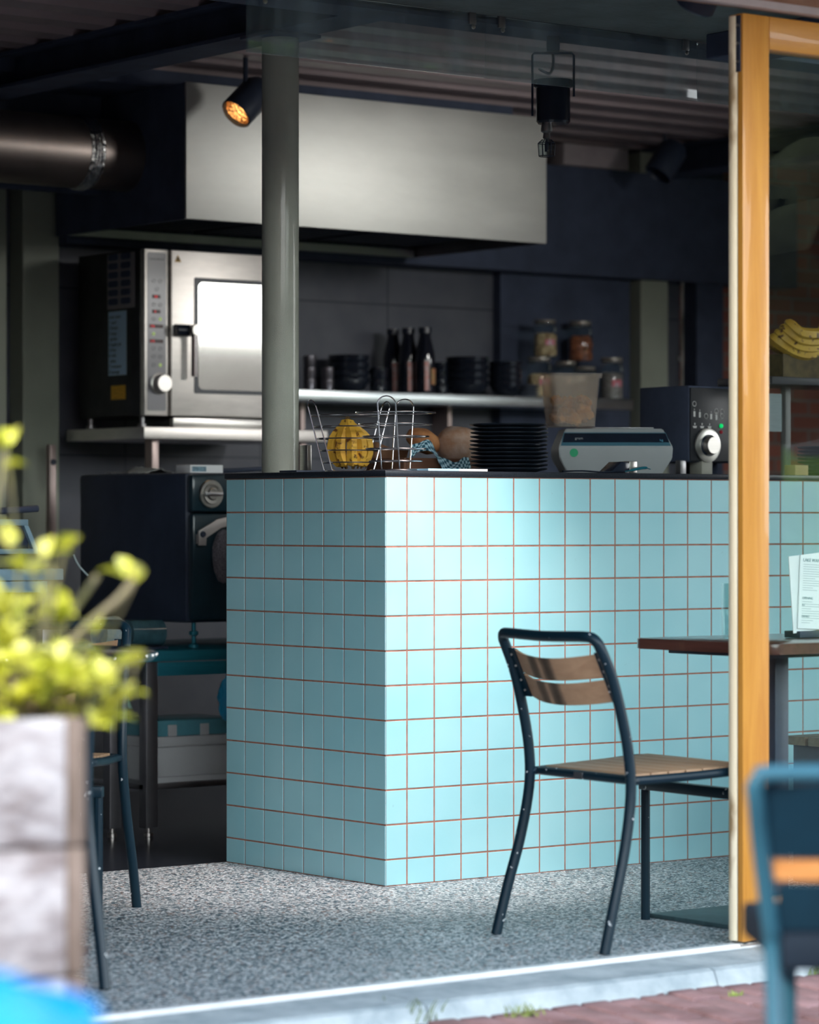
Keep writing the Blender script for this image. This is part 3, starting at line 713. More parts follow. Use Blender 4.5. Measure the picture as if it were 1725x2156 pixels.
# black wedge with steel block, spatula
pw = at_b(1302, 990, .10)
t = thing('tape_dispenser', 'low black wedge-shaped dispenser with a bright steel block on the worktop', 'dispenser', (pw.x, .10, CTZ))
MB().prism([(-.06,0),(.02,0),(.02,.033),(-.012,.036)], -.03, .03, 'y', bev=.001).build('wedge_body', GLOSSBLK, t)
MB().box(.0205, -.03, .002, .052, .03, .038, .002).build('steel_block', STEEL, t)
px0 = at_b(1185, 990, .06); 
t = thing('serving_spoon', 'long dark flat serving tongs lying in front of the scale', 'tongs', (px0.x, .06, CTZ))
MB().tube(catmull([(0,0,.004),(.08,0,.006),(.16,0,.003),(.22,0,.006),(.25,.0,.005)], 5), .004, 8, flat=.6).build('handle', GLOSSBLK, t)
MB().tube(catmull([(.25,0,.005),(.29,0,.012),(.33,0,.018),(.355,0,.014)], 5), [.004]*4+[.009]*8+[.003]*4, 8, flat=.5).build('tong_head', TEALST, t)
# small steel uprights / dark tray at the column
pn = at_b(636, 990, .62)
o = MB().box(-.008,-.02,0,.008,.02,.085,.001).build('napkin_clip', STEEL); o.location = (pn.x, .60, CTZ); tag(o, 'upright thin steel card holder right of the column', 'holder')
o = MB().box(0,0,0,.15,.09,.006,.002).build('small_tray', NAVY); o.location = (.02,.47,CTZ); tag(o, 'flat black tray at the end of the worktop by the column', 'tray')
# grinder / press machine
pg = at_b(1450, 990, .36)
t = thing('coffee_machine', 'black coffee machine with a large silver dial at the right end of the worktop', 'coffee machine', (pg.x, .36, CTZ))
MB().box(0, 0, .045, .26, .24, .295, .006).build('machine_body', NAVYM, t)
fp_ = MB().box(.003, -.008, .048, .235, -.0005, .288, .003).build('front_plate', mat('charcoal_plate', (.022,.025,.03), .4, var=.1), t)
LET = mat('pale_print', (.55,.56,.55), .6)
RX = Matrix.Rotation(PI/2, 4, 'X')
def sym(x, z, kind, par=None):
    m = MB()
    if kind == 0:
        m.tube([(x+.008*math.cos(a*PI/6), -.0092, z+.008*math.sin(a*PI/6)) for a in range(12)], .0012, 4, True)
    elif kind == 1:
        m.prism([(x-.009, z), (x+.009, z), (x+.006, z-.007), (x-.006, z-.007)], -.0095, -.0085, 'y')
        m.box(x-.002, -.0095, z+.003, x+.002, -.0085, z+.010)
    elif kind == 2:
        m.box(x-.004, -.0095, z-.012, x+.004, -.0085, z+.006); m.box(x-.001, -.0095, z+.009, x+.001, -.0085, z+.014)
    m.build('panel_symbol', LET, fp_)
for x, z, k in ((.018,.205,2),(.018,.235,0),(.042,.203,2),(.070,.196,0),(.092,.198,2),(.115,.213,0),(.115,.196,2),(.140,.212,0),(.140,.197,0),(.020,.163,1),(.052,.163,1),(.085,.163,1)): sym(x, z, k)
MB().blob((.137,-.009,.165), .0075, 2, 0).build('green_lamp', mat('green_led', (.0,.4,.1), .4, emis=(.0,.6,.14), estr=.9), t)
MB().blob((.137,-.009,.145), .006, 2, 0).build('red_lamp', mat('red_led', (.12,.0,.01), .4, emis=(.3,.01,.02), estr=.25), t)
cx, cz = .072, .100
dl = MB().lathe([(.0,0),(.052,0),(.056,.004),(.055,.009),(.045,.012),(.0,.012)], (cx,-.009,cz), 40, RX).build('dial_disc', mat('satin_silver', (.62,.62,.58), .32, 1, var=.08), t)
kb = MB().lathe([(.030,.012),(.030,.030),(.027,.036),(0,.036)], (cx,-.009,cz), 32, RX).build('dial_knob', STEEL, dl)
MB().lathe([(.030,.0119),(.036,.0119),(.036,.014),(.030,.014)], (cx,-.009,cz), 32, RX, cap=False).build('dial_dark_ring', GLOSSBLK, dl)  # thin black ring round the knob's foot
MB().box(.05, -.010, 0, .098, .05, .05, .003).build('spout', mat('beige_grey_plastic', (.30,.30,.26), .5, var=.05), t)
o = MB().box(-.03, .005, 0, -.005, .03, .05, .002).build('front_foot', STEELD, t)
MB().box(.19, .12, 0, .24, .22, .0448).build('rear_foot', NAVYM, t)

# things seen through the door glass: display stand with bananas
ds = at_b(1655, 985, .30)
t = thing('display_stand', 'two-post steel display stand on the worktop behind the door glass', 'stand', (ds.x, .30, CTZ))
for x in (.0, .62): MB().box(x-.012, -.012, 0, x+.012, .012, .30, .002).build('post', mat('post_grey', (.22,.22,.22), .5), t)
MB().box(-.16, -.10, .30, .80, .16, .325, .003).build('shelf_board', mat('stand_shelf', (.07,.07,.085), .4), t)
o = MB().box(0,0,0,.075,.002,.125).build('price_card', mat('blue_grey_card', (.30,.36,.38), .7, var=.08, vscale=60, stretch=(.2,1,6))); pc = at_b(1655, 985, .19); o.location = (pc.x, .2855, CTZ+.148); o.name = 'price_card'
tag(o, 'narrow grey text card hanging in front of the stand post, behind the door glass', 'card')
t = thing('fruit_crate', 'dark brown crate holding bananas on the display stand behind the glass', 'crate', (ds.x-.10, .30, CTZ+.3255))
m = MB().box(0,-.09,0,.28,.12,.01).box(0,-.09,.01,.28,-.08,.075).box(0,.11,.01,.28,.12,.075).box(0,-.08,.01,.01,.11,.075).box(.27,-.08,.01,.28,.11,.075)
m.build('crate_body', mat('crate_brown', (.07,.045,.02), .7, col2=(.14,.10,.04), vscale=30), t)
t = thing('banana_bunch', 'large bunch of yellow bananas in the crate, seen through the door glass', 'bananas', (ds.x-.075, .22, CTZ+.40))
for k in range(4):
    z = .016*k; y_ = -.012*k
    banana(t, [Vector((-.045+.012*k, y_+.03, .062+z)), Vector((-.03+.012*k, y_, .035+z*.9)), Vector((.03, y_-.01, .008+z*1.2)), Vector((.10, y_-.01, .004+z*1.3)), Vector((.16-.004*k, y_, .035+z)), Vector((.185-.012*k, y_+.02, .088+z*.6))], .021)
for k in range(3):
    banana(t, [Vector((-.03+.05*k, .06, .06)), Vector((.02+.05*k, .05, .02)), Vector((.08+.05*k, .05, .03)), Vector((.13+.04*k, .06, .075))], .019)
o = p0.copy(); COL.objects.link(o); o.name = 'dinner_plate'
pq = at_b(1755, 985, .22)
for k in range(8):
    if k: o = p0.copy(); COL.objects.link(o)
    o.location = (pq.x, .22, CTZ+.0122*k); tag(o, 'black plate in the short stack on the worktop right of the display stand', 'plate', 'short stack of black plates behind the door glass')
o = MB().box(0,0,0,.06,.05,.035,.002).build('card_box', mat('beige_card', (.50,.36,.18), .7, var=.1)); pz = at_b(1675, 985, .12); o.location = (pz.x, .12, CTZ); tag(o, 'small beige cardboard box on the worktop behind the door glass', 'box')

# menu cards and glass on the square table
pm = at_b(1676, 1340, -1.20)
t = thing('menu_holder', 'black menu stand with upright white menu cards on the square table', 'menu holder', (pm.x-.004, -1.20, .7405), 0)
MB().box(.0, -.02, 0, .17, .04, .018, .002).build('holder_base', NAVY, t)
MB().box(.045, -.004, .018, .075, .018, .06, .001).build('holder_block', NAVY, t)
MB().box(.080, -.006, .018, .10, .018, .06, .001).build('wood_block', SLATW, t)
MB().box(.102, -.006, .018, .13, .018, .06, .001).build('green_block', mat('green_card', (.1,.65,.25), .6), t)
Mc = Matrix.Translation((-.012, -.012, .012)) @ Matrix.Rotation(math.radians(-5), 4, 'Y')
c2 = MB().box(0, .004, 0, .13, .006, .205, 0, Mc).build('menu_card', WHITEP, t)
Mc = Matrix.Translation((-.002, -.010, .026)) @ Matrix.Rotation(math.radians(3), 4, 'Y')
c1 = MB().box(0, -.004, 0, .15, -.002, .195, 0, Mc).build('menu_card', WHITEP, t)
INK = mat('teal_ink', (.06,.20,.24), .7)
def ctext(body, x, z, s, par=c1, m=Mc): text('menu_text', body, s, m @ Matrix.Translation((x, -.0045, z)) @ RX, INK, par, .0002)
ctext('LAKE WANSTOK', .010, .178, .0125)
ctext('OPENING', .012, .078, .009)
ctext('AT', .012, .060, .008); ctext('DRINKS', .012, .030, .008)
m = MB(); random.seed(11)
for k in range(26):
    z = .170-.0062*k
    if 12 <= k <= 15: continue
    m.box(.012, -.0046, z, .012+random.uniform(.03,.11), -.0041, z+.0011, 0, Mc)
m.build('menu_lines', mat('grey_ink', (.35,.45,.47), .8), c1)
gp = at_b(1640, 1340, -1.30)
o = MB().lathe([(.0,.0),(.034,.0),(.038,.006),(.040,.10),(.040,.145),(.0375,.145),(.0375,.10),(.035,.009),(0,.006)], (0,0,0), 32, cap=False).build('glass_jar', GLASSJ); o.location = (gp.x+.02, -1.12, .7405); tag(o, 'clear straight glass jar on the square table beside the menu cards', 'glass jar')

# ================================================================== HOOD, DUCT, LIGHTS
HA0, HA1, HB0, HB1, HZ0, HZ1 = .706, 2.371, 2.107, 2.998, 2.121, 2.606
t = thing('extractor_hood', 'large brushed steel extractor hood over the kitchen line', 'extractor hood', (HA0, HB0, HZ0))
W, Dp, Hh = HA1-HA0, HB1-HB0, HZ1-HZ0
MB().box(0,0,0,W,.012,Hh,.002).build('front_panel', HOODST, t)
MB().box(0,.0125,0,.012,Dp,Hh).build('side_panel', NAVYM, t, label='left side panel with shade in its dark colour')  # steel side coloured dark to carry its shade
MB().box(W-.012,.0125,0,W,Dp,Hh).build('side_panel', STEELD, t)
MB().box(.0125,.0125,Hh-.012,W-.0125,Dp,Hh).build('top_panel', STEELD, t)
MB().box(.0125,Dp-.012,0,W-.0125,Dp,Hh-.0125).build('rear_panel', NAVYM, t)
m = MB()
for k in range(3):
    x0 = .03+k*.54
    m.box(x0, .03, .05, x0+.52, Dp-.03, .065)
    for j in range(10): m.box(x0+.02+j*.05, .05, .04, x0+.045+j*.05, Dp-.05, .0495)
m.build('grease_filter', NAVY, t)
MB().box(.02, Dp-.08, .0, W-.02, Dp-.05, .03).build('light_strip', STEELD, t)
t = thing('exhaust_duct', 'round metal exhaust duct running left from the hood under the ceiling', 'duct', (0, 2.50, 2.376))
RY = Matrix.Rotation(PI/2, 4, 'Y')
MB().tube([(-3.5,0,0),(HA0-.001,0,0)], .128, 40).build('duct_pipe', mat('duct_metal', (.34,.29,.27), .42, 1, var=.2, vscale=3), t)
xc = at_b(200, 320, 2.40).x
m = MB()
for k in range(3): m.lathe([(.1285,-.012+.012*k-.006),(.136,-.012+.012*k),(.1285,-.012+.012*k+.006)], (xc,0,0), 40, RY, cap=False)
m.lathe([(.129,-.03),(.131,-.028),(.131,.028),(.129,.03)], (xc,0,0), 40, RY, cap=False)
m.build('taped_collar', mat('crinkled_foil', (.6,.6,.6), .22, 1, bump=1, bscale=60), t)
# pale duct piece near ceiling
o = MB().box(3.20, 2.98, 2.563, 3.565, 3.095, 2.655, .002).build('vent_box', mat('pale_pink_metal', (.36,.31,.32), .5, var=.12)); tag(o, 'pale flat vent box under the ceiling right of the hood', 'vent box')

def spot(label, loc, aim, lit=True, r=.052):
    t = thing('ceiling_spotlight', label, 'spotlight', loc, 0, 'black cylinder spotlights')
    a = Vector(aim).normalized(); q = Vector((0,0,1)).rotation_difference(a).to_matrix().to_4x4()
    MB().lathe([(.0,-.10),(r*.75,-.10),(r,-.075),(r,.055),(r*.93,.06),(r*.90,.055),(r*.86,.02)], (0,0,0), 32, q, cap=False).build('spot_housing', NAVY, t)
    if lit: rf = MB().lathe([(r*.86,.045),(r*.72,.015),(r*.4,-.012),(r*.15,-.02)], (0,0,0), 24, q, cap=False).build('reflector', mat('warm_reflector', (.9,.65,.4), .25, 1, bump=.6, bscale=120), t)
    if lit: MB().lathe([(0,-.02),(r*.34,-.018),(r*.30,.005),(0,.012)], (0,0,0), 16, q).build('lamp_bulb', mat('warm_bulb', (1,.8,.5), .5, emis=(1,.62,.28), estr=14), t)
    z = (ZD if loc[1] > -.3 else 2.478)-loc[2]
    MB().tube([(0,0,.02) if z > .1 else (0,0,.0), (0,0,z-.001)], .009, 8).build('mount_stem', NAVY, t)
    return t
s1 = at_b(517, 219, 1.86)
spot('lit black spotlight with glowing reflector, left of the column in front of the hood', s1, (-.72,-.05,-.66), True, .060)
s2 = at_b(1400, 345, 2.6)
spot('unlit black spotlight in front of the right wall pillar', s2, (-.55,.1,-.80), False, .062)
ld = bpy.data.lights.new('spot_glow', 'SPOT'); ld.energy = 20; ld.color = (1,.72,.42); ld.spot_size = math.radians(80); ld.spot_blend = .8; ld.shadow_soft_size = .03
lo = bpy.data.objects.new('spot_glow', ld); COL.objects.link(lo); ax = Vector((-.72,-.05,-.66)).normalized(); lo.location = Vector(s1)+ax*.075; lo.rotation_euler = ax.to_track_quat('-Z', 'Y').to_euler()

def fill_light(name, loc, target, e, colr, deg, size):
    l = bpy.data.lights.new(name, 'SPOT'); l.energy = e; l.color = colr; l.spot_size = math.radians(deg); l.spot_blend = 1; l.shadow_soft_size = size
    q = bpy.data.objects.new(name, l); COL.objects.link(q); d_ = (Vector(target)-Vector(loc)).normalized(); q.location = Vector(loc)+d_*.07; q.rotation_euler = d_.to_track_quat('-Z', 'Y').to_euler()
def fill_spot(label, loc, target, e, colr, deg=70, size=.05):  # added fill lamps that brighten the tiles and the kitchen steel
    loc = Vector(loc); a_ = (Vector(target)-loc).normalized()
    spot(label, loc, a_); fill_light('fill_beam', loc, target, e, colr, deg, size)
fill_spot('added fill spotlight behind the fascia, brightening the corner of the tiled counter', (.07, -1.26, 2.42), (.03, 0, .60), 330, (1,.86,.81), 50, .10)
for x_, y_, tx, tz, e_, w_ in ((2.15, -.62, 1.35, 1.9, 60, 'left'), (2.45, -.62, 2.3, 1.85, 85, 'right')):
    fill_spot(w_+' of two added fill spotlights behind the door leaf, outside the picture', (x_, y_, 2.38), (tx, 2.3, tz), e_, (1,.98,.94), 66, .22)
# hanging lamp under the beam
pl = at_b(1165, 200, .22)
t = thing('hanging_lamp', 'black lamp fitting with a caged glass bulb hanging under the beam', 'lamp', (pl.x, .22, 0), -TH)
MB().box(-.02,-.02,2.50,.02,.02,2.545,.003).build('ceiling_mount', NAVY, t)
m = MB().tube([(-.064,0,2.30),(-.064,0,2.487),(-.058,0,2.494),(.058,0,2.494),(.064,0,2.487),(.064,0,2.36)], .0042, 6); m.build('bracket', NAVY, t)
MB().tube(catmull([(0,0,2.49),(.0,-.005,2.455),(-.012,-.01,2.43),(-.045,-.01,2.445)], 5), .0045, 8).build('cable', STEELD, t)
MB().lathe([(0,2.276),(.048,2.276),(.053,2.283),(.053,2.385),(.060,2.39),(.060,2.41),(0,2.412)], (0,0,0), 36).build('lamp_body', GLOSSBLK, t)
MB().lathe([(.016,2.276),(.018,2.262),(.018,2.252),(.010,2.247),(.012,2.232),(.009,2.229),(.0,2.227)][::-1], (-.02,0,0), 20).build('socket', STEELD, t)
gb = MB().lathe([(.010,2.228),(.024,2.218),(.026,2.208),(.023,2.178),(0,2.176)], (-.02,0,0), 8, cap=False).build('glass_guard', GLASSJ, t)
m = MB()
for k in range(6):
    a = 2*PI*k/6; c, s_ = math.cos(a), math.sin(a)
    m.tube([(-.02+.012*c,.012*s_,2.228),(-.02+.0265*c,.0265*s_,2.216),(-.02+.0235*c,.0235*s_,2.176)], .0014, 4)
for z, r in ((2.216,.0265),(2.176,.0235)): m.tube([(-.02+r*math.cos(PI*k/8), r*math.sin(PI*k/8), z) for k in range(16)], .0014, 4, True)
m.build('guard_wire', NAVY, gb)
MB().lathe([(0,2.19),(.006,2.19),(.007,2.21),(.003,2.228),(0,2.228)], (-.02,0,0), 12).build('bulb_core', NAVY, t)

# ================================================================== COMBI OVEN
OA, OB, OZ = .80, 2.53, 1.437
t = thing('combi_oven', 'stainless steel combi oven with glass door and control panel under the hood', 'oven', (OA, OB, OZ))
OW, OH, OD = .64, .612, .46
MB().box(0, .03, 0, OW, OD, OH, .004).build('oven_body', mat('oven_side_metal', (.06,.06,.065), .38, .8, var=.2), t)
MB().box(.002, 0, 0, .105, .0295, OH, .003).build('panel_frame', OVENST, t)
cp = MB().prism(rrect(.014,.018,.094,.60,.008), -.002, -.0001, 'y').build('control_panel', mat('grey_control_film', (.24,.24,.26), .3, coat=.5, var=.05), t)
dr = MB().box(.112, -.012, 0, OW-.003, .0295, OH, .004).build('oven_door', OVENST, t)
MB().prism(rrect(.212,.085,.575,.515,.006), -.0145, -.0121, 'y').build('window_frame', GLOSSBLK, dr)
MB().prism(rrect(.228,.100,.559,.498,.02), -.0165, -.0146, 'y').build('window_pane', mat('mirror_pane', (.72,.72,.68), .05, 1), dr)
# handle
h = MB().tube([(.118,-.03,.316),(.182,-.03,.316)], .022, 20).build('handle_pivot', GLOSSBLK, dr)
MB().tube([(.186,-.014,.316),(.186,-.075,.316)], .021, 24).build('handle_hub', STEEL, dr)
MB().tube([(.186,-.055,.30),(.186,-.055,.145)], .013, 18).build('handle_bar', mat('dark_chrome', (.3,.28,.28), .12, 1), dr)
# knob
MB().lathe([(.040,0),(.040,.004),(.033,.006),(.033,.035),(.030,.038),(0,.038)], (.066,-.002,.118), 32, RX).build('control_knob', STEEL, t)
# displays and keys
LEDBG = mat('display_maroon', (.07,.035,.04), .4); LEDR = mat('led_red', (.5,.02,.03), .4, emis=(1,.03,.04), estr=.55)
for z, w0, s in ((.437,.030,'88'),(.382,.030,'8'),(.328,.055,'196'),(.273,.055,'172')):
    x0 = .054-w0/2-.005
    q = MB().box(x0, -.0035, z-.006, x0+w0+.005, -.0021, z+.007).build('led_display', LEDBG, cp)
    text('led_digits', s, .013, Matrix.Translation((x0+(.003 if w0 > .04 else .009), -.0040, z-.0045)) @ RX, LEDR, q, .0002)
KEY = mat('key_ring', (.12,.12,.13), .4); KEYG = mat('key_green', (.45,.6,.2), .4, emis=(.5,.7,.2), estr=.25)
for x, z, g in ((.040,.495,0),(.068,.495,0),(.054,.465,0),(.040,.408,0),(.069,.408,0),(.040,.355,0),(.069,.355,1),(.040,.300,1),(.040,.247,0),(.069,.247,0),(.040,.217,0),(.069,.217,0),(.040,.186,0),(.069,.186,1)):
    if g: MB().lathe([(0,0),(.0065,0),(.0065,.0012),(0,.0012)], (x,-.0021,z), 16, RX).build('green_key', KEYG, cp)
    else: MB().tube([(x+.0065*math.cos(PI*k/8), -.0024, z+.0065*math.sin(PI*k/8)) for k in range(16)], .0009, 4, True).build('key', KEY, cp)
text('panel_lettering', 'Convotherm', .0125, Matrix.Translation((.020,-.0024,.572)) @ RX, KEY, cp, .0002)
ws = MB().prism([(.126,.568),(.154,.568),(.140,.594)], -.0135, -.0121, 'y').build('warning_sticker', mat('amber_sticker', (.55,.34,.08), .6), dr)
MB().prism([(.138,.5715),(.142,.5715),(.1415,.585),(.1385,.585)], -.0142, -.0136, 'y').box(.133,-.0142,.580,.147,-.0136,.5825).build('warning_mark', NAVY, ws)
# louvres on the side
m = MB()
for c in range(2):
    for r in range(6): m.prism(rrect(.09+.085*c, .415+.033*r, .155+.085*c, .439+.033*r, .009), -.0025, -.0002, 'x')
m.build('side_louvre', NAVYM, t)
MB().box(-.0018, .062, .40, -.0002, .25, .605).build('louvre_plate', mat('side_plate', (.30,.28,.30), .45, .3), t)
for o in list(t.children):
    if o.name.startswith('side_louvre'): o.location = (-.0018,0,0)
for k, (x, y) in enumerate(((.03,.06),(.03,.42),(.60,.06),(.60,.42))): MB().lathe([(.018,-.042),(.018,-.03),(.010,-.028),(.010,-.0005)], (x,y,0), 14).build('foot', STEELD, t)
# note and label on the oven side
nt_ = thing('handwritten_note', 'pale blue handwritten checklist taped to the side of the oven', 'note', (OA-.0025, 2.77, 1.59))
MB().box(-.0012, -.125, 0, -.0004, 0, .238).build('note_sheet', mat('pale_blue_paper', (.48,.70,.88), .7, var=.06), nt_)
words = ['oven team', '1 sand', '2 bread', '3 soup', ' quiche', '4 apple pie', '5 fries', '6 rolls', ' cakes', '7 croissant', '8 sausage']
random.seed(5)
m = MB()
MN = Matrix.Translation((-.0018,0,0)) @ Matrix.Rotation(-PI/2, 4, 'Z') @ RX
for k, w_ in enumerate(words): text('note_line', w_, .019, Matrix.Translation((-.0016, -.006, .212-.0205*k)) @ Matrix.Rotation(-PI/2, 4, 'Z') @ RX, mat('dark_blue_ink', (.01,.02,.06), .7), nt_, .0002)
o = MB().box(-.0012,-.10,0,-.0004,0,.052).build('yellow_label', mat('yellow_label', (.80,.45,.05), .6, var=.25, vscale=60, stretch=(1,.3,6))); o.location = (OA-.0005, 2.755, 1.50); tag(o, 'yellow printed label stuck on the oven side below the note', 'label')
# shelf under oven
t = thing('oven_shelf', 'thick stainless steel shelf carrying the oven', 'shelf', (.775, 2.49, 0))
MB().box(0,0,1.350,.83,.55,1.394,.003).build('shelf_board', OVENST, t)
MB().box(.14,.02,1.3945,.60,.05,1.43,.002).build('drip_tray', STEEL, t)
for x in (.06, .73): MB().box(x,.04,1.15,x+.03,.09,1.3495,.002).build('shelf_bracket', mat('pinkish_steel', (.45,.36,.34), .4, .7), t)
# stand post with bolt next to left pillar
pa_ = at_b(112, 1000, 2.95)
t = thing('wall_upright', 'narrow steel upright with a black bolt beside the left wall pillar', 'upright', (pa_.x, 2.95, 0))
MB().box(-.014,0,.95,.014,.03,1.335,.002).build('upright_bar', mat('pinkish_steel', (.45,.36,.34)), t)
MB().lathe([(0,0),(.012,0),(.010,.008),(0,.009)], (0,-.0005,1.27), 14, RX).build('bolt', NAVY, t)

# ================================================================== WALL SHELF AND CROCKERY
t = thing('wall_shelf', 'long stainless steel wall shelf full of crockery, bottles and jars', 'shelf', (1.62, 2.84, 0))
MB().box(0,0,1.522,1.85,.305,1.566,.003).build('shelf_board', mat('shelf_steel', (.60,.66,.68), .32, 1, var=.15, vscale=2.5, stretch=(1,1,6)), t)
for x in (.25, 1.0): MB().box(x,.20,1.40,x+.02,.305,1.5215).build('shelf_bracket', mat('pinkish_steel', (.45,.36,.34)), t)
SZ = 1.5665
def on_shelf(px, b=2.96): p = at_b(px, 830, b); return (p.x, b, SZ)
def pos(o, l): o.location = l; return o
# bottles
BOT = mat('dark_syrup_bottle', (.010,.012,.020), .12, coat=.6)
def bottle(label, px, b):
    t = thing('glass_bottle', label, 'bottle', on_shelf(px, b), 0, 'three dark bottles on the wall shelf')
    MB().lathe([(0,0),(.038,0),(.041,.005),(.041,.150),(.038,.172),(.025,.222),(.022,.245),(.0255,.248),(.0255,.266),(.0,.267)], (0,0,0), 28).build('bottle_body', BOT, t)
    MB().lathe([(.0262,.245),(.0262,.2675),(0,.2685)], (0,0,0), 24).build('cap', GLOSSBLK, t)
    m = MB(); m.lathe([(.0415,.01),(.0418,.011),(.0418,.128),(.0415,.129)], (0,0,0), 28, cap=False)
    # keep a front-left strip of the label band
    dl_ = [f for f in m.bm.faces if not (-2.3 < math.atan2(f.calc_center_median().y, f.calc_center_median().x) < -1.85)]
    bmesh.ops.delete(m.bm, geom=dl_, context='FACES')
    m.build('paper_label', mat('bottle_label', (.62,.52,.54), .6, col2=(.6,.25,.2), vscale=60), t)
    return t
bottle('left one of three dark glass bottles on the wall shelf', 828, 3.05)
bottle('middle one of three dark glass bottles on the wall shelf', 860, 2.96)
t = bottle('right and nearest of three dark glass bottles, with a floral label', 895, 2.88)
m = MB(); m.lathe([(.0425,.035),(.0428,.036),(.0428,.099),(.0425,.10)], (0,0,0), 28, cap=False)
bmesh.ops.delete(m.bm, geom=[f for f in m.bm.faces if not (-1.5 < math.atan2(f.calc_center_median().y, f.calc_center_median().x) < -.75)], context='FACES')
m.build('floral_label', mat('floral_label', (.30,.34,.14), .6, col2=(.55,.14,.09), vscale=70), t)
# cups
CUPM = mat('black_enamel', (.012,.016,.026), .22, coat=.5, var=.2); CUPS = mat('steel_cup', (.22,.21,.24), .3, .9)
def cup_prof(r, h): return [(0,0),(r*.8,0),(r*.95,h*.15),(r,h),(r*.93,h),(r*.88,h*.2),(0,h*.1)]
def stack(name, label, cat, px, b, n, prof, step, m, group, lab_fn=None):
    base = None; l = on_shelf(px, b)
    for k in range(n):
        if base is None: o = base = MB().lathe(prof, (0,0,0), 28).build(name, m)
        else: o = base.copy(); COL.objects.link(o)
        o.location = (l[0], l[1], SZ+step*k)
        nth = 'bottom' if k == 0 else ('top' if k == n-1 else ['', 'second', 'third', 'fourth'][k])
        tag(o, '%s %s' % (nth, label), cat, group)
    return o
stack('steel_cup', 'dull steel cup of the stack of three just right of the column', 'cup', 652, 2.95, 3, cup_prof(.026,.046), .0465, CUPS, 'steel cups on the wall shelf')
stack('steel_cup', 'dull steel cup of the stack of two between the column and the dark bowls', 'cup', 690, 2.93, 2, cup_prof(.026,.046), .0465, CUPS, 'steel cups on the wall shelf')
BOWLP = lambda r, h: [(0,0),(r*.45,0),(r*.75,h*.22),(r*.96,h*.7),(r,h),(r*.95,h),(r*.7,h*.3),(0,h*.1)]
stack('black_bowl', 'wide black bowl of the dark stack left of the bottles', 'bowl', 735, 3.0, 4, BOWLP(.085,.06), .030, CUPM, 'black bowls left of the bottles')
stack('black_cup', 'black cup of the small stack just left of the bottles', 'cup', 797, 2.93, 2, cup_prof(.036,.05), .0505, CUPM, 'black cups beside the bottles')
stack('black_cup', 'black cup of the stack just right of the bottles', 'cup', 928, 3.0, 3, cup_prof(.034,.045), .0455, CUPM, 'black cups beside the bottles')
stack('black_bowl', 'deep black bowl of the tall stack right of the bottles', 'bowl', 984, 2.95, 4, BOWLP(.090,.062), .032, CUPM, 'black bowls right of the bottles')
stack('black_bowl', 'deep black bowl under the green-lined bowl', 'bowl', 1064, 2.90, 3, BOWLP(.070,.062), .028, CUPM, 'black bowls under the green bowl')
t = thing('green_bowl', 'black bowl with a pale green inside, topmost beside the jars', 'bowl', on_shelf(1064, 2.90)); t.location.z = SZ+.028*3
MB().lathe([(0,0),(.032,0),(.052,.014),(.067,.043),(.070,.058),(.069,.058)], (0,0,0), 32, cap=False).build('bowl_outside', CUPM, t)
MB().lathe([(.0688,.0585),(.066,.058),(.050,.022),(0,.012)], (0,0,0), 32, cap=False).build('bowl_inside', mat('pale_green_enamel', (.30,.48,.28), .3, coat=.4), t)
GREYPL = mat('blue_grey_saucer', (.10,.12,.16), .4)
stack('grey_saucer', 'blue-grey saucer of the small stack left of the jars', 'saucer', 1112, 2.90, 4, [(0,0),(.025,0),(.048,.009),(.05,.012),(.046,.012),(0,.004)], .0125, GREYPL, 'grey saucers by the jars')
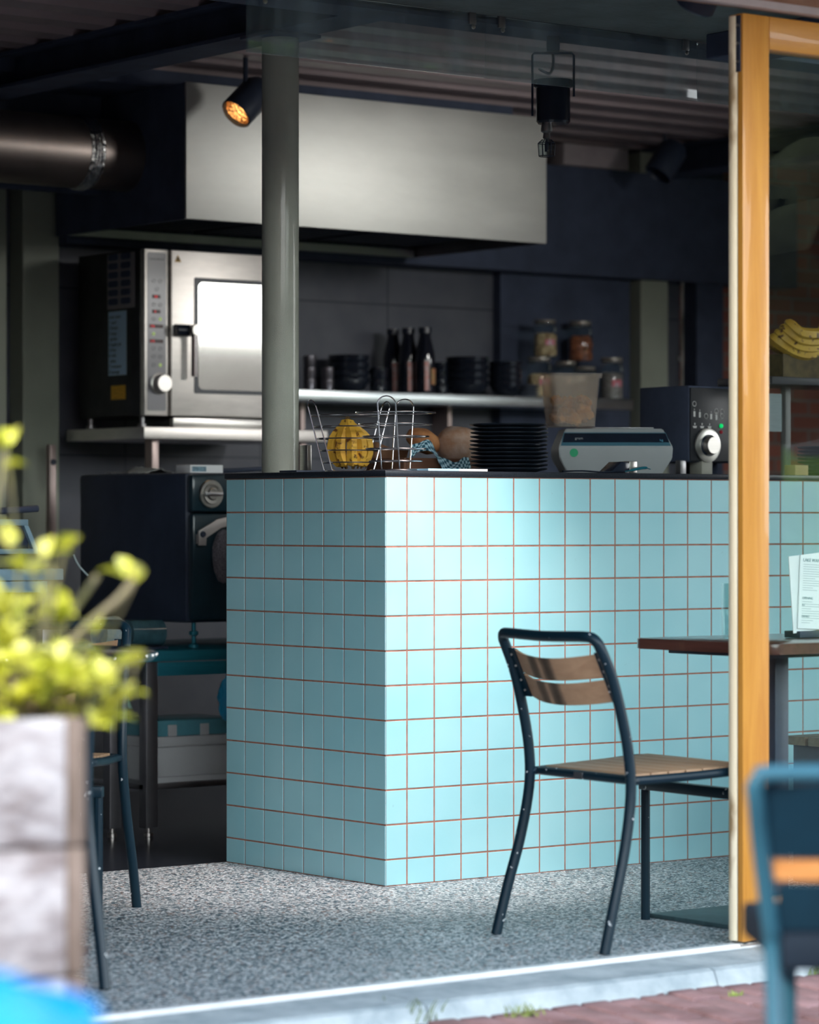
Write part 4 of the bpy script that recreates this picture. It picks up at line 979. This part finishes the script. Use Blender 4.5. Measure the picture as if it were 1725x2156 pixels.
# jars
NUT = mat('mixed_nuts', (.30,.16,.07), .6, col2=(.85,.66,.40), vscale=40); BERRY = mat('dried_fruit', (.10,.03,.025), .5, col2=(.60,.20,.09), vscale=40); SEED = mat('grey_seeds', (.12,.10,.10), .6, col2=(.45,.40,.38), vscale=90); COCO = mat('dark_beans', (.02,.012,.012), .5, col2=(.08,.04,.03), vscale=50)
LIDM = mat('clip_lid', (.30,.28,.25), .35, .4)
def jar(label, px, b, z, fill, fillm, r=.048, h=.135, tagc=None):
    l = on_shelf(px, b)
    t = thing('storage_jar', label, 'jar', (l[0], l[1], SZ+z), 0, 'glass storage jars on the wall shelf')
    MB().lathe([(0,0),(r*.94,0),(r,.006),(r,h*.76),(r*.80,h*.86),(r*.80,h*.9)], (0,0,0), 28, cap=False).build('jar_glass', GLASSJ, t)
    MB().lathe([(0,h*.9),(r*.86,h*.9),(r*.90,h*.93),(r*.86,h*.99),(0,h)], (0,0,0), 28).build('lid', LIDM, t)
    MB().tube([(r*.85,0,h*.86),(r*1.08,0,h*.80),(r*1.05,0,h*.68)], .002, 5).tube([(r*.81*math.cos(PI*k/12), r*.81*math.sin(PI*k/12), h*.88) for k in range(24)], .0016, 5, True).build('wire_clip', STEEL, t)
    m = MB(); m.lathe([(0,.004),(r*.86,.004),(r*.90,.01),(r*.90,fill-.012),(r*.8,fill-.004),(0,fill-.002)], (0,0,0), 20)
    random.seed(int(px))
    for k in range(70 if fillm is not SEED else 0):
        a = random.uniform(-PI, .1); m.blob((r*.86*math.cos(a), r*.86*math.sin(a), random.uniform(.008, fill-.008)), random.uniform(.005,.0085), 1, .3, 3, (1,1,1), None, k)
    for k in range(12): a = random.uniform(0, 6.28); q = random.uniform(0, r*.7); m.blob((q*math.cos(a), q*math.sin(a), fill-.004), .007, 1, .3, 3)
    f = m.build('jar_contents', fillm, t); f['kind'] = 'stuff'
    if tagc:
        m = MB(); m.lathe([(r+.0006,h*.30),(r+.0009,h*.31),(r+.0009,h*.45),(r+.0006,h*.46)], (0,0,0), 28, cap=False)
        bmesh.ops.delete(m.bm, geom=[f_ for f_ in m.bm.faces if not (-2.2 < math.atan2(f_.calc_center_median().y, f_.calc_center_median().x) < -1.4)], context='FACES')
        m.build('sticker', tagc, t)
    return t
TAGW = mat('tag_white_red', (.55,.50,.58), .5, col2=(.6,.05,.08), vscale=50)
JH = .162
jar('lower left jar of mixed nuts, beside the tub of fruit', 1136, 2.94, 0, .10, NUT, .054, JH+.01, TAGW)
jar('upper left jar of mixed nuts, stacked on another jar', 1148, 2.945, JH+.0105, .10, NUT, .051, JH-.005, TAGW)
jar('dark jar behind the tub, between the nut jars and the seed jar', 1192, 3.0, 0, .09, COCO, .050, JH)
jar('dark low jar behind the tub under the dried fruit jar', 1232, 2.90, 0, .07, COCO, .050, .135)
jar('upper dark jar carrying the dried fruit jar', 1225, 3.02, 0+.0, .09, COCO, .048, .19, TAGW) if False else None
jar('topmost right jar of red-brown dried fruit', 1222, 3.005, JH+.0005, .11, BERRY, .054, JH+.012)
jar('right-hand jar of grey seeds at the end of the shelf', 1288, 2.92, 0, .115, SEED, .052, JH+.018, TAGW)

# vertical pipe by the right wall, cable clip
pp_ = at_b(1437, 600, 3.03)
t = thing('wall_pipe', 'thin paint-worn vertical pipe on the dark wall right of the pillar', 'pipe', (pp_.x, 3.03, 0))
MB().tube([(0,0,0),(0,0,2.6)], .006, 10).build('pipe_run', mat('worn_pipe', (.05,.06,.05), .6, col2=(.5,.48,.45), vscale=9, stretch=(6,6,1)), t)
MB().box(-.012,.005,1.75,.012,.0195,1.775,.002).build('pipe_clip', STEELD, t)

# ================================================================== CHARCOAL OVEN + STEEL TABLES
GA, GB, GZ = .424, 1.65, .705
TEALEDGE = mat('blue_black_enamel', (.014,.036,.050), .28, coat=.4, var=.2)
t = thing('charcoal_oven', 'tall blue-black charcoal oven with a silver vent dial behind the counter end', 'oven', (GA, GB, GZ))
MB().box(0,.035,0,.72,.72,.508,.012).build('oven_body', NAVY, t)
MB().box(.004,0,.375,.716,.0345,.503,.012).build('upper_panel', TEALEDGE, t)
dr = MB().box(.008,.002,.01,.712,.0345,.370,.010).build('oven_door', TEALEDGE, t)
vx = at_b(443, 1040, GB).x-GA
vd = MB().lathe([(0,0),(.046,0),(.049,.004),(.046,.010),(.036,.010),(.034,.015),(.022,.014),(.018,.020),(0,.020)], (vx,-.0005,.436), 40, RX).build('vent_dial', mat('satin_silver', (.62,.62,.58)), t)
MB().box(vx-.036,-.026,.430,vx+.036,-.018,.442,.002).build('dial_grip', STEELD, vd)
hx = at_b(412, 1120, GB).x-GA
hp = [(hx,.262),(hx+.030,.262),(hx+.030,.288),(hx+.09,.322),(hx+.20,.345),(hx+.45,.345),(hx+.45,.375),(hx+.20,.375),(hx+.075,.350),(hx+.0,.312)]
hd = MB().prism(hp, -.020, -.012, 'y', bev=.001).box(hx+.003,-.012,.268,hx+.027,.0015,.30).build('door_handle', mat('pale_steel', (.55,.52,.50), .45, .6), dr)
MB().lathe([(0,0),(.011,0),(.009,.006),(0,.007)], (hx+.016,-.0203,.300), 16, RX).build('handle_bolt', NAVY, hd)
for x, y in ((.05,.06),(.62,.06),(.05,.62),(.62,.62)):
    MB().lathe([(.018,-.086),(.018,-.075),(.008,-.07),(.008,-.045),(.016,-.042),(.016,-.030),(.008,-.028),(.008,-.0005)], (x,y,0), 14).build('foot', TEALST, t)
# things on top of it
zt = GZ+.5085
bx_ = at_b(387, 988, 1.78)
t = thing('paper_roll_box', 'small white box with blue print lying on the charcoal oven', 'box', (bx_.x, 1.74, zt))
MB().box(0,0,0,.135,.09,.028,.002).build('box_body', WHITEP, t)
MB().box(.008,-.0008,.005,.065,-.0001,.022).build('printed_label', mat('blue_print_label', (.20,.34,.42), .6, var=.4, vscale=90), t)
def pf(u, v): return (u*.20, v*.16, .002+.022*math.exp(-((u-.62)/.16)**2)*(.6+.4*v)+.004*math.sin(u*17+v*9)**2)
o = sheet('loose_paper', pf, 24, 8, mat('grey_paper', (.42,.44,.42), .8), .0012); o.location = (GA+.01, 2.05, zt+.001); tag(o, 'crumpled loose sheets of paper on top of the charcoal oven', 'paper')
o = MB().tube(catmull([(0,0,.01),(.10,0,.014),(.2,0,.02)],4), .008, 8).build('knife_handle', NAVY); o.location = (GA+.24, 1.83, zt); tag(o, 'black utensil handle lying behind the white box', 'utensil')
o = MB().lathe([(0,0),(.016,0),(.016,.03),(0,.031)], (0,0,0), 16).build('salt_pot', STEEL); o.location = (GA+.20, 2.02, zt); tag(o, 'small shiny steel pot standing on the charcoal oven', 'pot')

def steel_table(label, a0, a1, b0, b1, zt_, legs, shelf=None, apron=.045, tm=TEALST, group=None):
    t = thing('steel_table', label, 'table', (a0, b0, 0), 0, group); w, d_ = a1-a0, b1-b0
    MB().box(0,0,zt_-.036,w,d_,zt_,.003).build('table_top', tm, t)
    MB().box(.055,.006,zt_-.039-apron,w-.055,.020,zt_-.039,.001).build('apron', tm, t)
    for x, y in legs:
        l = MB().box(x,y,.03,x+.045,y+.045,zt_-.0365,.002).build('leg', mat('leg_steel', (.30,.30,.32), .4, .9, var=.1), t)
        MB().lathe([(.015,0),(.015,.012),(.008,.014),(.008,.0295)], (x+.022,y+.022,0), 12).build('foot', STEEL, l)
    if shelf: MB().box(.01,.03,shelf-.02,w-.01,d_-.01,shelf,.002).build('under_shelf', STEELD, t)
    return t
steel_table('low teal steel work table carrying the charcoal oven', .20, 1.30, 1.585, 2.40, .618, [(.01,.01),(1.04,.01),(.01,.76),(1.04,.76)], .175)
pv = at_a(242, 1757, .13)
steel_table('small steel trolley table left of the low work table', -.22, pv.x+.03, pv.y-.02, pv.y+.42, .60, [(.01,.01),(pv.x+.03+.22-.055,.01),(.01,.36),(pv.x+.03+.22-.055,.36)], None)
st = steel_table('taller pale steel table at the left edge behind the shrub', -1.45, -.27, 1.33, 1.86, .90, [(.01,.01),(1.11,.01),(.01,.47),(1.11,.47)], None, .035, mat('cool_steel', (.33,.50,.60), .35, .35, var=.1))
# slicer frame on it
pz = at_b(60, 1120, 1.45)
t = thing('steel_tray_rack', 'tilted steel tray frame on the pale steel table at the left edge', 'rack', (pz.x, 1.45, .9005))
CS = mat('cool_steel', (.42,.52,.58))
MB().box(-.50,0,.135,0,.016,.155,.002).build('top_rail', CS, t)
MB().prism([(-.016,.135),(0,.135),(.035,.062),(.018,.062)], 0, .016, 'y').build('side_rail', CS, t)
MB().box(-.50,0,.045,.036,.016,.0615,.002).build('bottom_rail', CS, t)
MB().box(-.50,.017,.055,.010,.16,.130,.003).build('rack_body', NAVY, t)
MB().box(-.46,.02,0,-.02,.14,.0545,.01).build('rack_foot', NAVYM, t)
ph = at_b(62, 1070, 1.6)
t = thing('frying_pan', 'black frying pan whose slanting handle rises above the steel tray frame', 'pan', (ph.x-.56, 1.55, 1.0560))
MB().lathe([(0,0),(.10,0),(.13,.035),(.132,.036),(.102,.004),(0,.003)], (0,0,0), 36).build('pan_body', NAVYM, t)
MB().tube(catmull([(.128,0,.030),(.25,0,.010+.012),(.42,0,.026),(.56,0,.034)], 5), .011, 12).build('pan_handle', NAVYM, t)
# container set
t = thing('food_container', 'white plastic food box with clip lid on the shelf of the low work table', 'container', (.27, 1.66, .1755))
WPL = mat('milk_white_plastic', (.50,.52,.53), .45, var=.04); BPL = mat('blue_clear_plastic', (.10,.30,.36), .3, var=.1)
MB().prism([(0.012,.0),(.338,.0),(.35,.115),(0,.115)], 0, .26, 'y', bev=.004).build('box_body', WPL, t)
MB().box(-.008,-.008,.1155,.358,.268,.150,.004).build('box_rim', WPL, t)
l = MB().box(-.002,-.002,.1505,.352,.262,.205,.006).build('lid', BPL, t)
for x in (.06, .19, .30): MB().box(x,-.014,.150,x+.035,-.0085,.190,.002).build('clip', WPL, l)
t = thing('plastic_tray', 'shallow white plastic tray under the food box', 'tray', (.262, 1.64, .1755)); 
for o in (t,): pass
m = MB().prism([(.008,.0),(.42,.0),(.435,.018),(-.004,.018)], -.02, .0, 'y'); m.build('tray_lip', WPL, t)
# blue bag
pbg = at_b(463, 1480, 1.55)
o = MB().blob((0,0,0), .07, 3, .35, 4, (.55,.3,1.1)).build('plastic_bag', mat('bright_blue_bag', (.02,.28,.50), .25, coat=.4, bump=1, bscale=40)); o.location = (pbg.x+.042, 1.562, .455); tag(o, 'bright blue plastic bag hanging beside the counter end', 'plastic bag')
og = at_b(462, 1235, 1.60)
o = MB().blob((0,0,0), .09, 3, .12, 3, (.45,.25,1.0)).build('oven_glove', mat('speckled_grey_cloth', (.05,.05,.06), .95, col2=(.22,.21,.24), vscale=260)); o.location = (og.x+.034, 1.628, .93); tag(o, 'speckled grey oven glove hanging beside the counter end', 'oven glove')
# roll of wrap with hanging ribbon
pr = at_b(350, 1330, 1.68)
t = thing('wrap_roll', 'clear roll of wrapping film with a beige core on the low work table', 'roll', (pr.x, 1.72, .6185), 0)
MB().tube([(-.13,0,.055),(.0,0,.055)], .045, 28).build('film_roll', mat('clear_teal_film', (.06,.14,.17), .15, coat=.5, var=.3, vscale=10), t)
MB().tube([(.0005,0,.055),(.004,0,.055)], .030, 24).build('card_core', mat('beige_core', (.50,.34,.18), .7), t)
MB().box(-.14,-.04,0,.01,.05,.0098,.002).build('roll_cradle', NAVY, t)
t = thing('sticker_reel', 'reel of stickers with a striped green and white ribbon hanging down', 'reel', (at_b(268, 1400, 1.55).x, 1.585, 0))
MB().tube([(-.05,.06,.68),(.02,.06,.68)], .055, 24).build('reel_body', mat('reel_print', (.2,.35,.42), .4, col2=(.5,.55,.5), vscale=25), t)
def rb(u, v): return (.006+v*.016+.05*max(0, u-.75)**1.5*8*.4, -.006-.004*math.sin(u*5), .69-u*.26)
o = sheet('ribbon', rb, 30, 1, mat('striped_ribbon', (.30,.42,.46), .5, col2=(.03,.22,.08), vscale=40, stretch=(.01,.01,1)), .001, (1,1), t)
# thin white hose
pz = at_b(148, 1168, 1.62)
o = MB().tube(catmull([(0,0,0),(.02,0,-.035),(.055,0,-.068)], 6), .0035, 8).build('cable', mat('pale_cable', (.4,.5,.52), .5)); o.location = (pz.x, 1.60, pz.z); tag(o, 'short pale curved cable in the dark left of the charcoal oven', 'cable')

# ================================================================== PLANTER, SHRUB, BLUE BIN
pc = c2w(-.464, 4.5)
PR = math.radians(24-37.5)
t = thing('wooden_planter', 'weathered pale wooden plank planter box in the left foreground', 'planter', (pc.x, pc.y, -.055), PR)
zt_ = .825
for i in range(5):
    z1 = zt_-.186*i; z0 = max(0, z1-.181)
    MB().box(-.9,.0,z0,-.030,.03,z1,.003).build('plank', PLANKW, t)
    MB().box(-.029,.002,z0,.0,.34,z1,.003).build('end_plank', PLANKD, t)
MB().box(-.9,.031,0,-.03,.05,zt_-.01).build('inner_board', PLANKD, t)
MB().box(-.9,.33,0,-.03,.36,zt_,.003).build('back_board', PLANKD, t)
MB().box(-.93,.0,0,-.9005,.34,zt_,.003).build('end_plank', PLANKD, t)
so = MB().box(-.899,.051,zt_-.12,-.031,.329,zt_-.05).build('soil', mat('dark_soil', (.05,.035,.025), .95, bump=.6), t)
LEAF = None
def leaf_mat():
    m, nt, b = new_mat('lime_leaf')
    co = coords(nt); n = N(nt, 'ShaderNodeTexNoise', i_Scale=18, i_Detail=2); nt.links.new(co, n.inputs['Vector'])
    c = ramp(nt, n.outputs[0], [(.3, (.36,.40,.03)), (.5, (.66,.66,.08)), (.7, (.80,.78,.30))])
    nt.links.new(c, b.inputs['Base Color']); b.inputs['Roughness'].default_value = .5
    tr = nt.nodes.new('ShaderNodeBsdfTranslucent'); nt.links.new(c, tr.inputs[0]); mx = nt.nodes.new('ShaderNodeMixShader'); mx.inputs[0].default_value = .4
    out = nt.nodes['Material Output']; nt.links.new(b.outputs[0], mx.inputs[1]); nt.links.new(tr.outputs[0], mx.inputs[2]); nt.links.new(mx.outputs[0], out.inputs[0])
    return m
LEAF = leaf_mat(); TWIG = mat('green_twig', (.17,.17,.05), .7, col2=(.20,.17,.12), vscale=9)
t = thing('leafy_shrub', 'shrub with lime green leaves growing in the wooden planter', 'shrub', (pc.x, pc.y, .0))
org = Vector((pc.x, pc.y, 0))
def leaf(mb, base, d_, L, w):
    d_ = d_.normalized(); up = Vector((random.uniform(-.4,.4), random.uniform(-.4,.4), 1)); s_ = d_.cross(up).normalized(); n = s_.cross(d_).normalized()
    mid = []
    rows = []
    for k, (f, ww, cz_) in enumerate(((0,.08,0),(.25,.75,.05),(.55,1.0,.07),(.82,.6,.03),(1,.04,-.06))):
        c = base+d_*L*f+n*L*cz_
        rows.append([mb.bm.verts.new(c-s_*w*ww+n*w*ww*.35), mb.bm.verts.new(c), mb.bm.verts.new(c+s_*w*ww+n*w*ww*.35)])
    for A, B in zip(rows, rows[1:]):
        for k in range(2): mb.bm.faces.new((A[k], A[k+1], B[k+1], B[k]))
random.seed(3)
mf, ms = MB(), MB()
clusters = [(262,1215,3,1.0),(285,1225,2,.9),(100,1170,3,1.0),(135,1158,2,1.1),(20,1155,3,1.2),(200,1332,3,.8),(270,1400,3,1.0),(290,1398,2,.9),(262,1472,4,1.1),(225,1440,4,1.1),(72,1210,4,1.0),(45,1200,3,1.0),(15,945,4,1.1),(30,930,2,.9),(8,985,2,1.0),(140,1295,4,1.2),(120,1310,4,1.1),(95,1270,3,.9),(55,1275,3,1.0),(25,1280,3,1.0),(5,1260,3,1.0),(215,1505,3,.9),(205,1385,3,.9)]
for i in range(64):
    px = random.uniform(-50, 235); lim = 1290+max(0, px)*.62
    py = random.uniform(min(lim, 1470), 1530)
    clusters.append((px, py, 3, random.uniform(.8, 1.15)))
for (px, py, n, s_) in clusters:
    p = at_d(px, py, 4.60+random.uniform(-.10,.12))
    for k in range(n):
        dd_ = Vector((random.uniform(-1,1), random.uniform(-1,1), random.uniform(-.1,1.0)))
        leaf(mf, p-org, dd_, .040*s_*random.uniform(.8,1.2), .0145*s_)
    root = at_d(60+(px-60)*.45, 1545, 4.64)
    if random.random() < .5 or n > 3:
        md_ = (root+p)/2+Vector((random.uniform(-.02,.02), random.uniform(-.02,.02), .01))
        ms.tube(catmull([root-org, md_-org, p-org], 3), [.0035]*3+[.0025]*3+[.0015], 5)
# two prominent bare branches
a1 = [at_d(95,1420,4.58), at_d(180,1320,4.56), at_d(250,1260,4.55), at_d(292,1205,4.55)]
ms.tube([q-org for q in catmull(a1, 4)], .0052, 8)
a2 = [at_d(90,1380,4.62), at_d(150,1290,4.62), at_d(205,1212,4.62)]
ms.tube([q-org for q in catmull(a2, 4)], .0045, 8)
ms.tube([q-org for q in catmull([at_d(60,1500,4.6), at_d(75,1330,4.6), at_d(110,1190,4.6)], 4)], .004, 6)
ms.tube([q-org for q in catmull([at_d(-40,1500,4.6), at_d(-30,1200,4.6), at_d(12,950,4.6)], 4)], .004, 6)
f = mf.build('leaves', LEAF, t); ms.build('stems', TWIG, t)
# blue object
pb_ = c2w(-.50, 2.75)
t = thing('blue_barrel', 'bright blue plastic barrel, out of focus in the bottom left corner', 'barrel', (pb_.x, pb_.y, -.055))
BL = mat('cyan_blue_plastic', (.0,.26,.62), .5, var=.06)
MB().lathe([(.19,0),(.215,.02),(.215,.18),(.222,.20),(.215,.22),(.215,.44),(.222,.46),(.215,.48),(.21,.66),(.16,.70),(0,.705)], (0,0,0), 48).build('barrel_body', BL, t)
MB().lathe([(.222,.655),(.228,.66),(.228,.675),(.222,.68)], (0,0,0), 48, cap=False).build('barrel_rim', BL, t)

# ================================================================== ACROSS THE STREET (only reflections and bounce)
def facade():
    t = thing('town_house', 'pale street house row across the road behind the camera', 'building', (0, -20, 0))
    MB().box(-26, -1, 0, 30, 0, 3.3).build('house_wall', brick_mat('pale_brick', (.15,.13,.115), (.11,.09,.08), (.17,.16,.15), 1, 1.5, (PI/2,0,0)), t)
    for k in range(14):
        x = -24+k*3.8
        MB().box(x, .002, .9, x+1.5, .06, 2.9).build('window', GLOSSBLK, t)
    return t
facade()
t = thing('street_hedge', 'green hedge along the far side of the street', 'hedge', (8, -12.5, -.05))
m = MB()
random.seed(9)
for k in range(60): m.blob((random.uniform(-6,6), random.uniform(-.4,.4), random.uniform(.3,1.3)), random.uniform(.35,.6), 2, .5, 3, (1,1,1), None, k)
m.build('hedge_leaves', mat('hedge_green', (.10,.18,.03), .8, var=.5, vscale=4), t)

t = thing('side_blocker', 'added unseen brick block holding back light from the left, outside the picture', 'building', (-9.5, -9, 0))  # added unseen block, dims the end face of the counter
MB().box(-4, -6, 0, 0, 6.5, 3.9).build('house_wall', BRICKW, t)
# ================================================================== LIGHT
w = bpy.data.worlds.new('sky'); SC.world = w; w.use_nodes = True; nt = w.node_tree
bg = nt.nodes['Background']
tc = nt.nodes.new('ShaderNodeTexCoord'); s = nt.nodes.new('ShaderNodeSeparateXYZ'); nt.links.new(tc.outputs['Generated'], s.inputs[0])
c = ramp(nt, s.outputs[2], [(0, (.75,.80,.82)), (.06, (1.0,1.0,.98)), (.40, (.86,.95,1.0)), (.56, (.10,.16,.24)), (1, (.05,.09,.16))])
nt.links.new(c, bg.inputs[0]); bg.inputs[1].default_value = 7.5
sd = bpy.data.lights.new('sun', 'SUN'); sd.energy = 8.0; sd.angle = math.radians(1.0); sd.color = (1,.93,.80)
so = bpy.data.objects.new('sun', sd); COL.objects.link(so); so.rotation_euler = Vector((.55, .62, -.60)).to_track_quat('-Z', 'Y').to_euler()
SUNDIR = Vector((-.80, -.22, .62)); so.rotation_euler = (-SUNDIR).to_track_quat('-Z', 'Y').to_euler()
t = thing('pane_blocker_tree', 'added unseen tree that darkens the door pane reflections, right of the picture', 'tree', (2.1, -3.6, -.05))  # added unseen tree, keeps bright sky out of the pane's reflections
m = MB(); random.seed(4)
for k in range(46): m.blob((random.uniform(-.75,.75), random.uniform(-.4,.4), random.uniform(1.6,3.3)), random.uniform(.22,.36), 2, .5, 4, (1,1,1), None, k)
m.build('crown', mat('dark_crown', (.035,.045,.025), .9, var=.5, vscale=5), t)
MB().tube([(0,0,0),(0,0,2.0)], .04, 12).build('trunk', mat('bark', (.08,.06,.05), .9, var=.3), t)
# awning added out of view to block sun and high sky
t = thing('sunblocker', 'added, unseen cream canvas awning over the cafe front, above the picture', 'sunblocker', (0, -1.57, 2.72))
MB().prism([(0,.0),(0,.012),(-1.1,-.22),(-1.1,-.232)], -7, 6, 'x').build('sunblock_canvas', mat('cream_canvas', (.6,.56,.48), .9), t)

# ================================================================== CAMERA
cd = bpy.data.cameras.new('camera'); cam = bpy.data.objects.new('camera', cd); COL.objects.link(cam)
cam.location = CAM; cam.rotation_euler = (PI/2, 0, -TH)
cd.sensor_fit = 'HORIZONTAL'; cd.sensor_width = 24; cd.lens = 24*F/1725; cd.shift_y = 15/1725
cd.clip_start = .05; cd.clip_end = 200
cd.dof.use_dof = True; cd.dof.focus_distance = 9.1; cd.dof.aperture_fstop = 2.3; cd.dof.aperture_blades = 0
SC.camera = cam
vs = SC.view_settings; vs.view_transform = 'Standard'; vs.look = 'None'; vs.exposure = 0.0; vs.gamma = 1.0; vs.use_curve_mapping = False
SC.cycles.max_bounces = 8; SC.cycles.diffuse_bounces = 4; SC.cycles.transparent_max_bounces = 12; SC.cycles.sample_clamp_indirect = 6
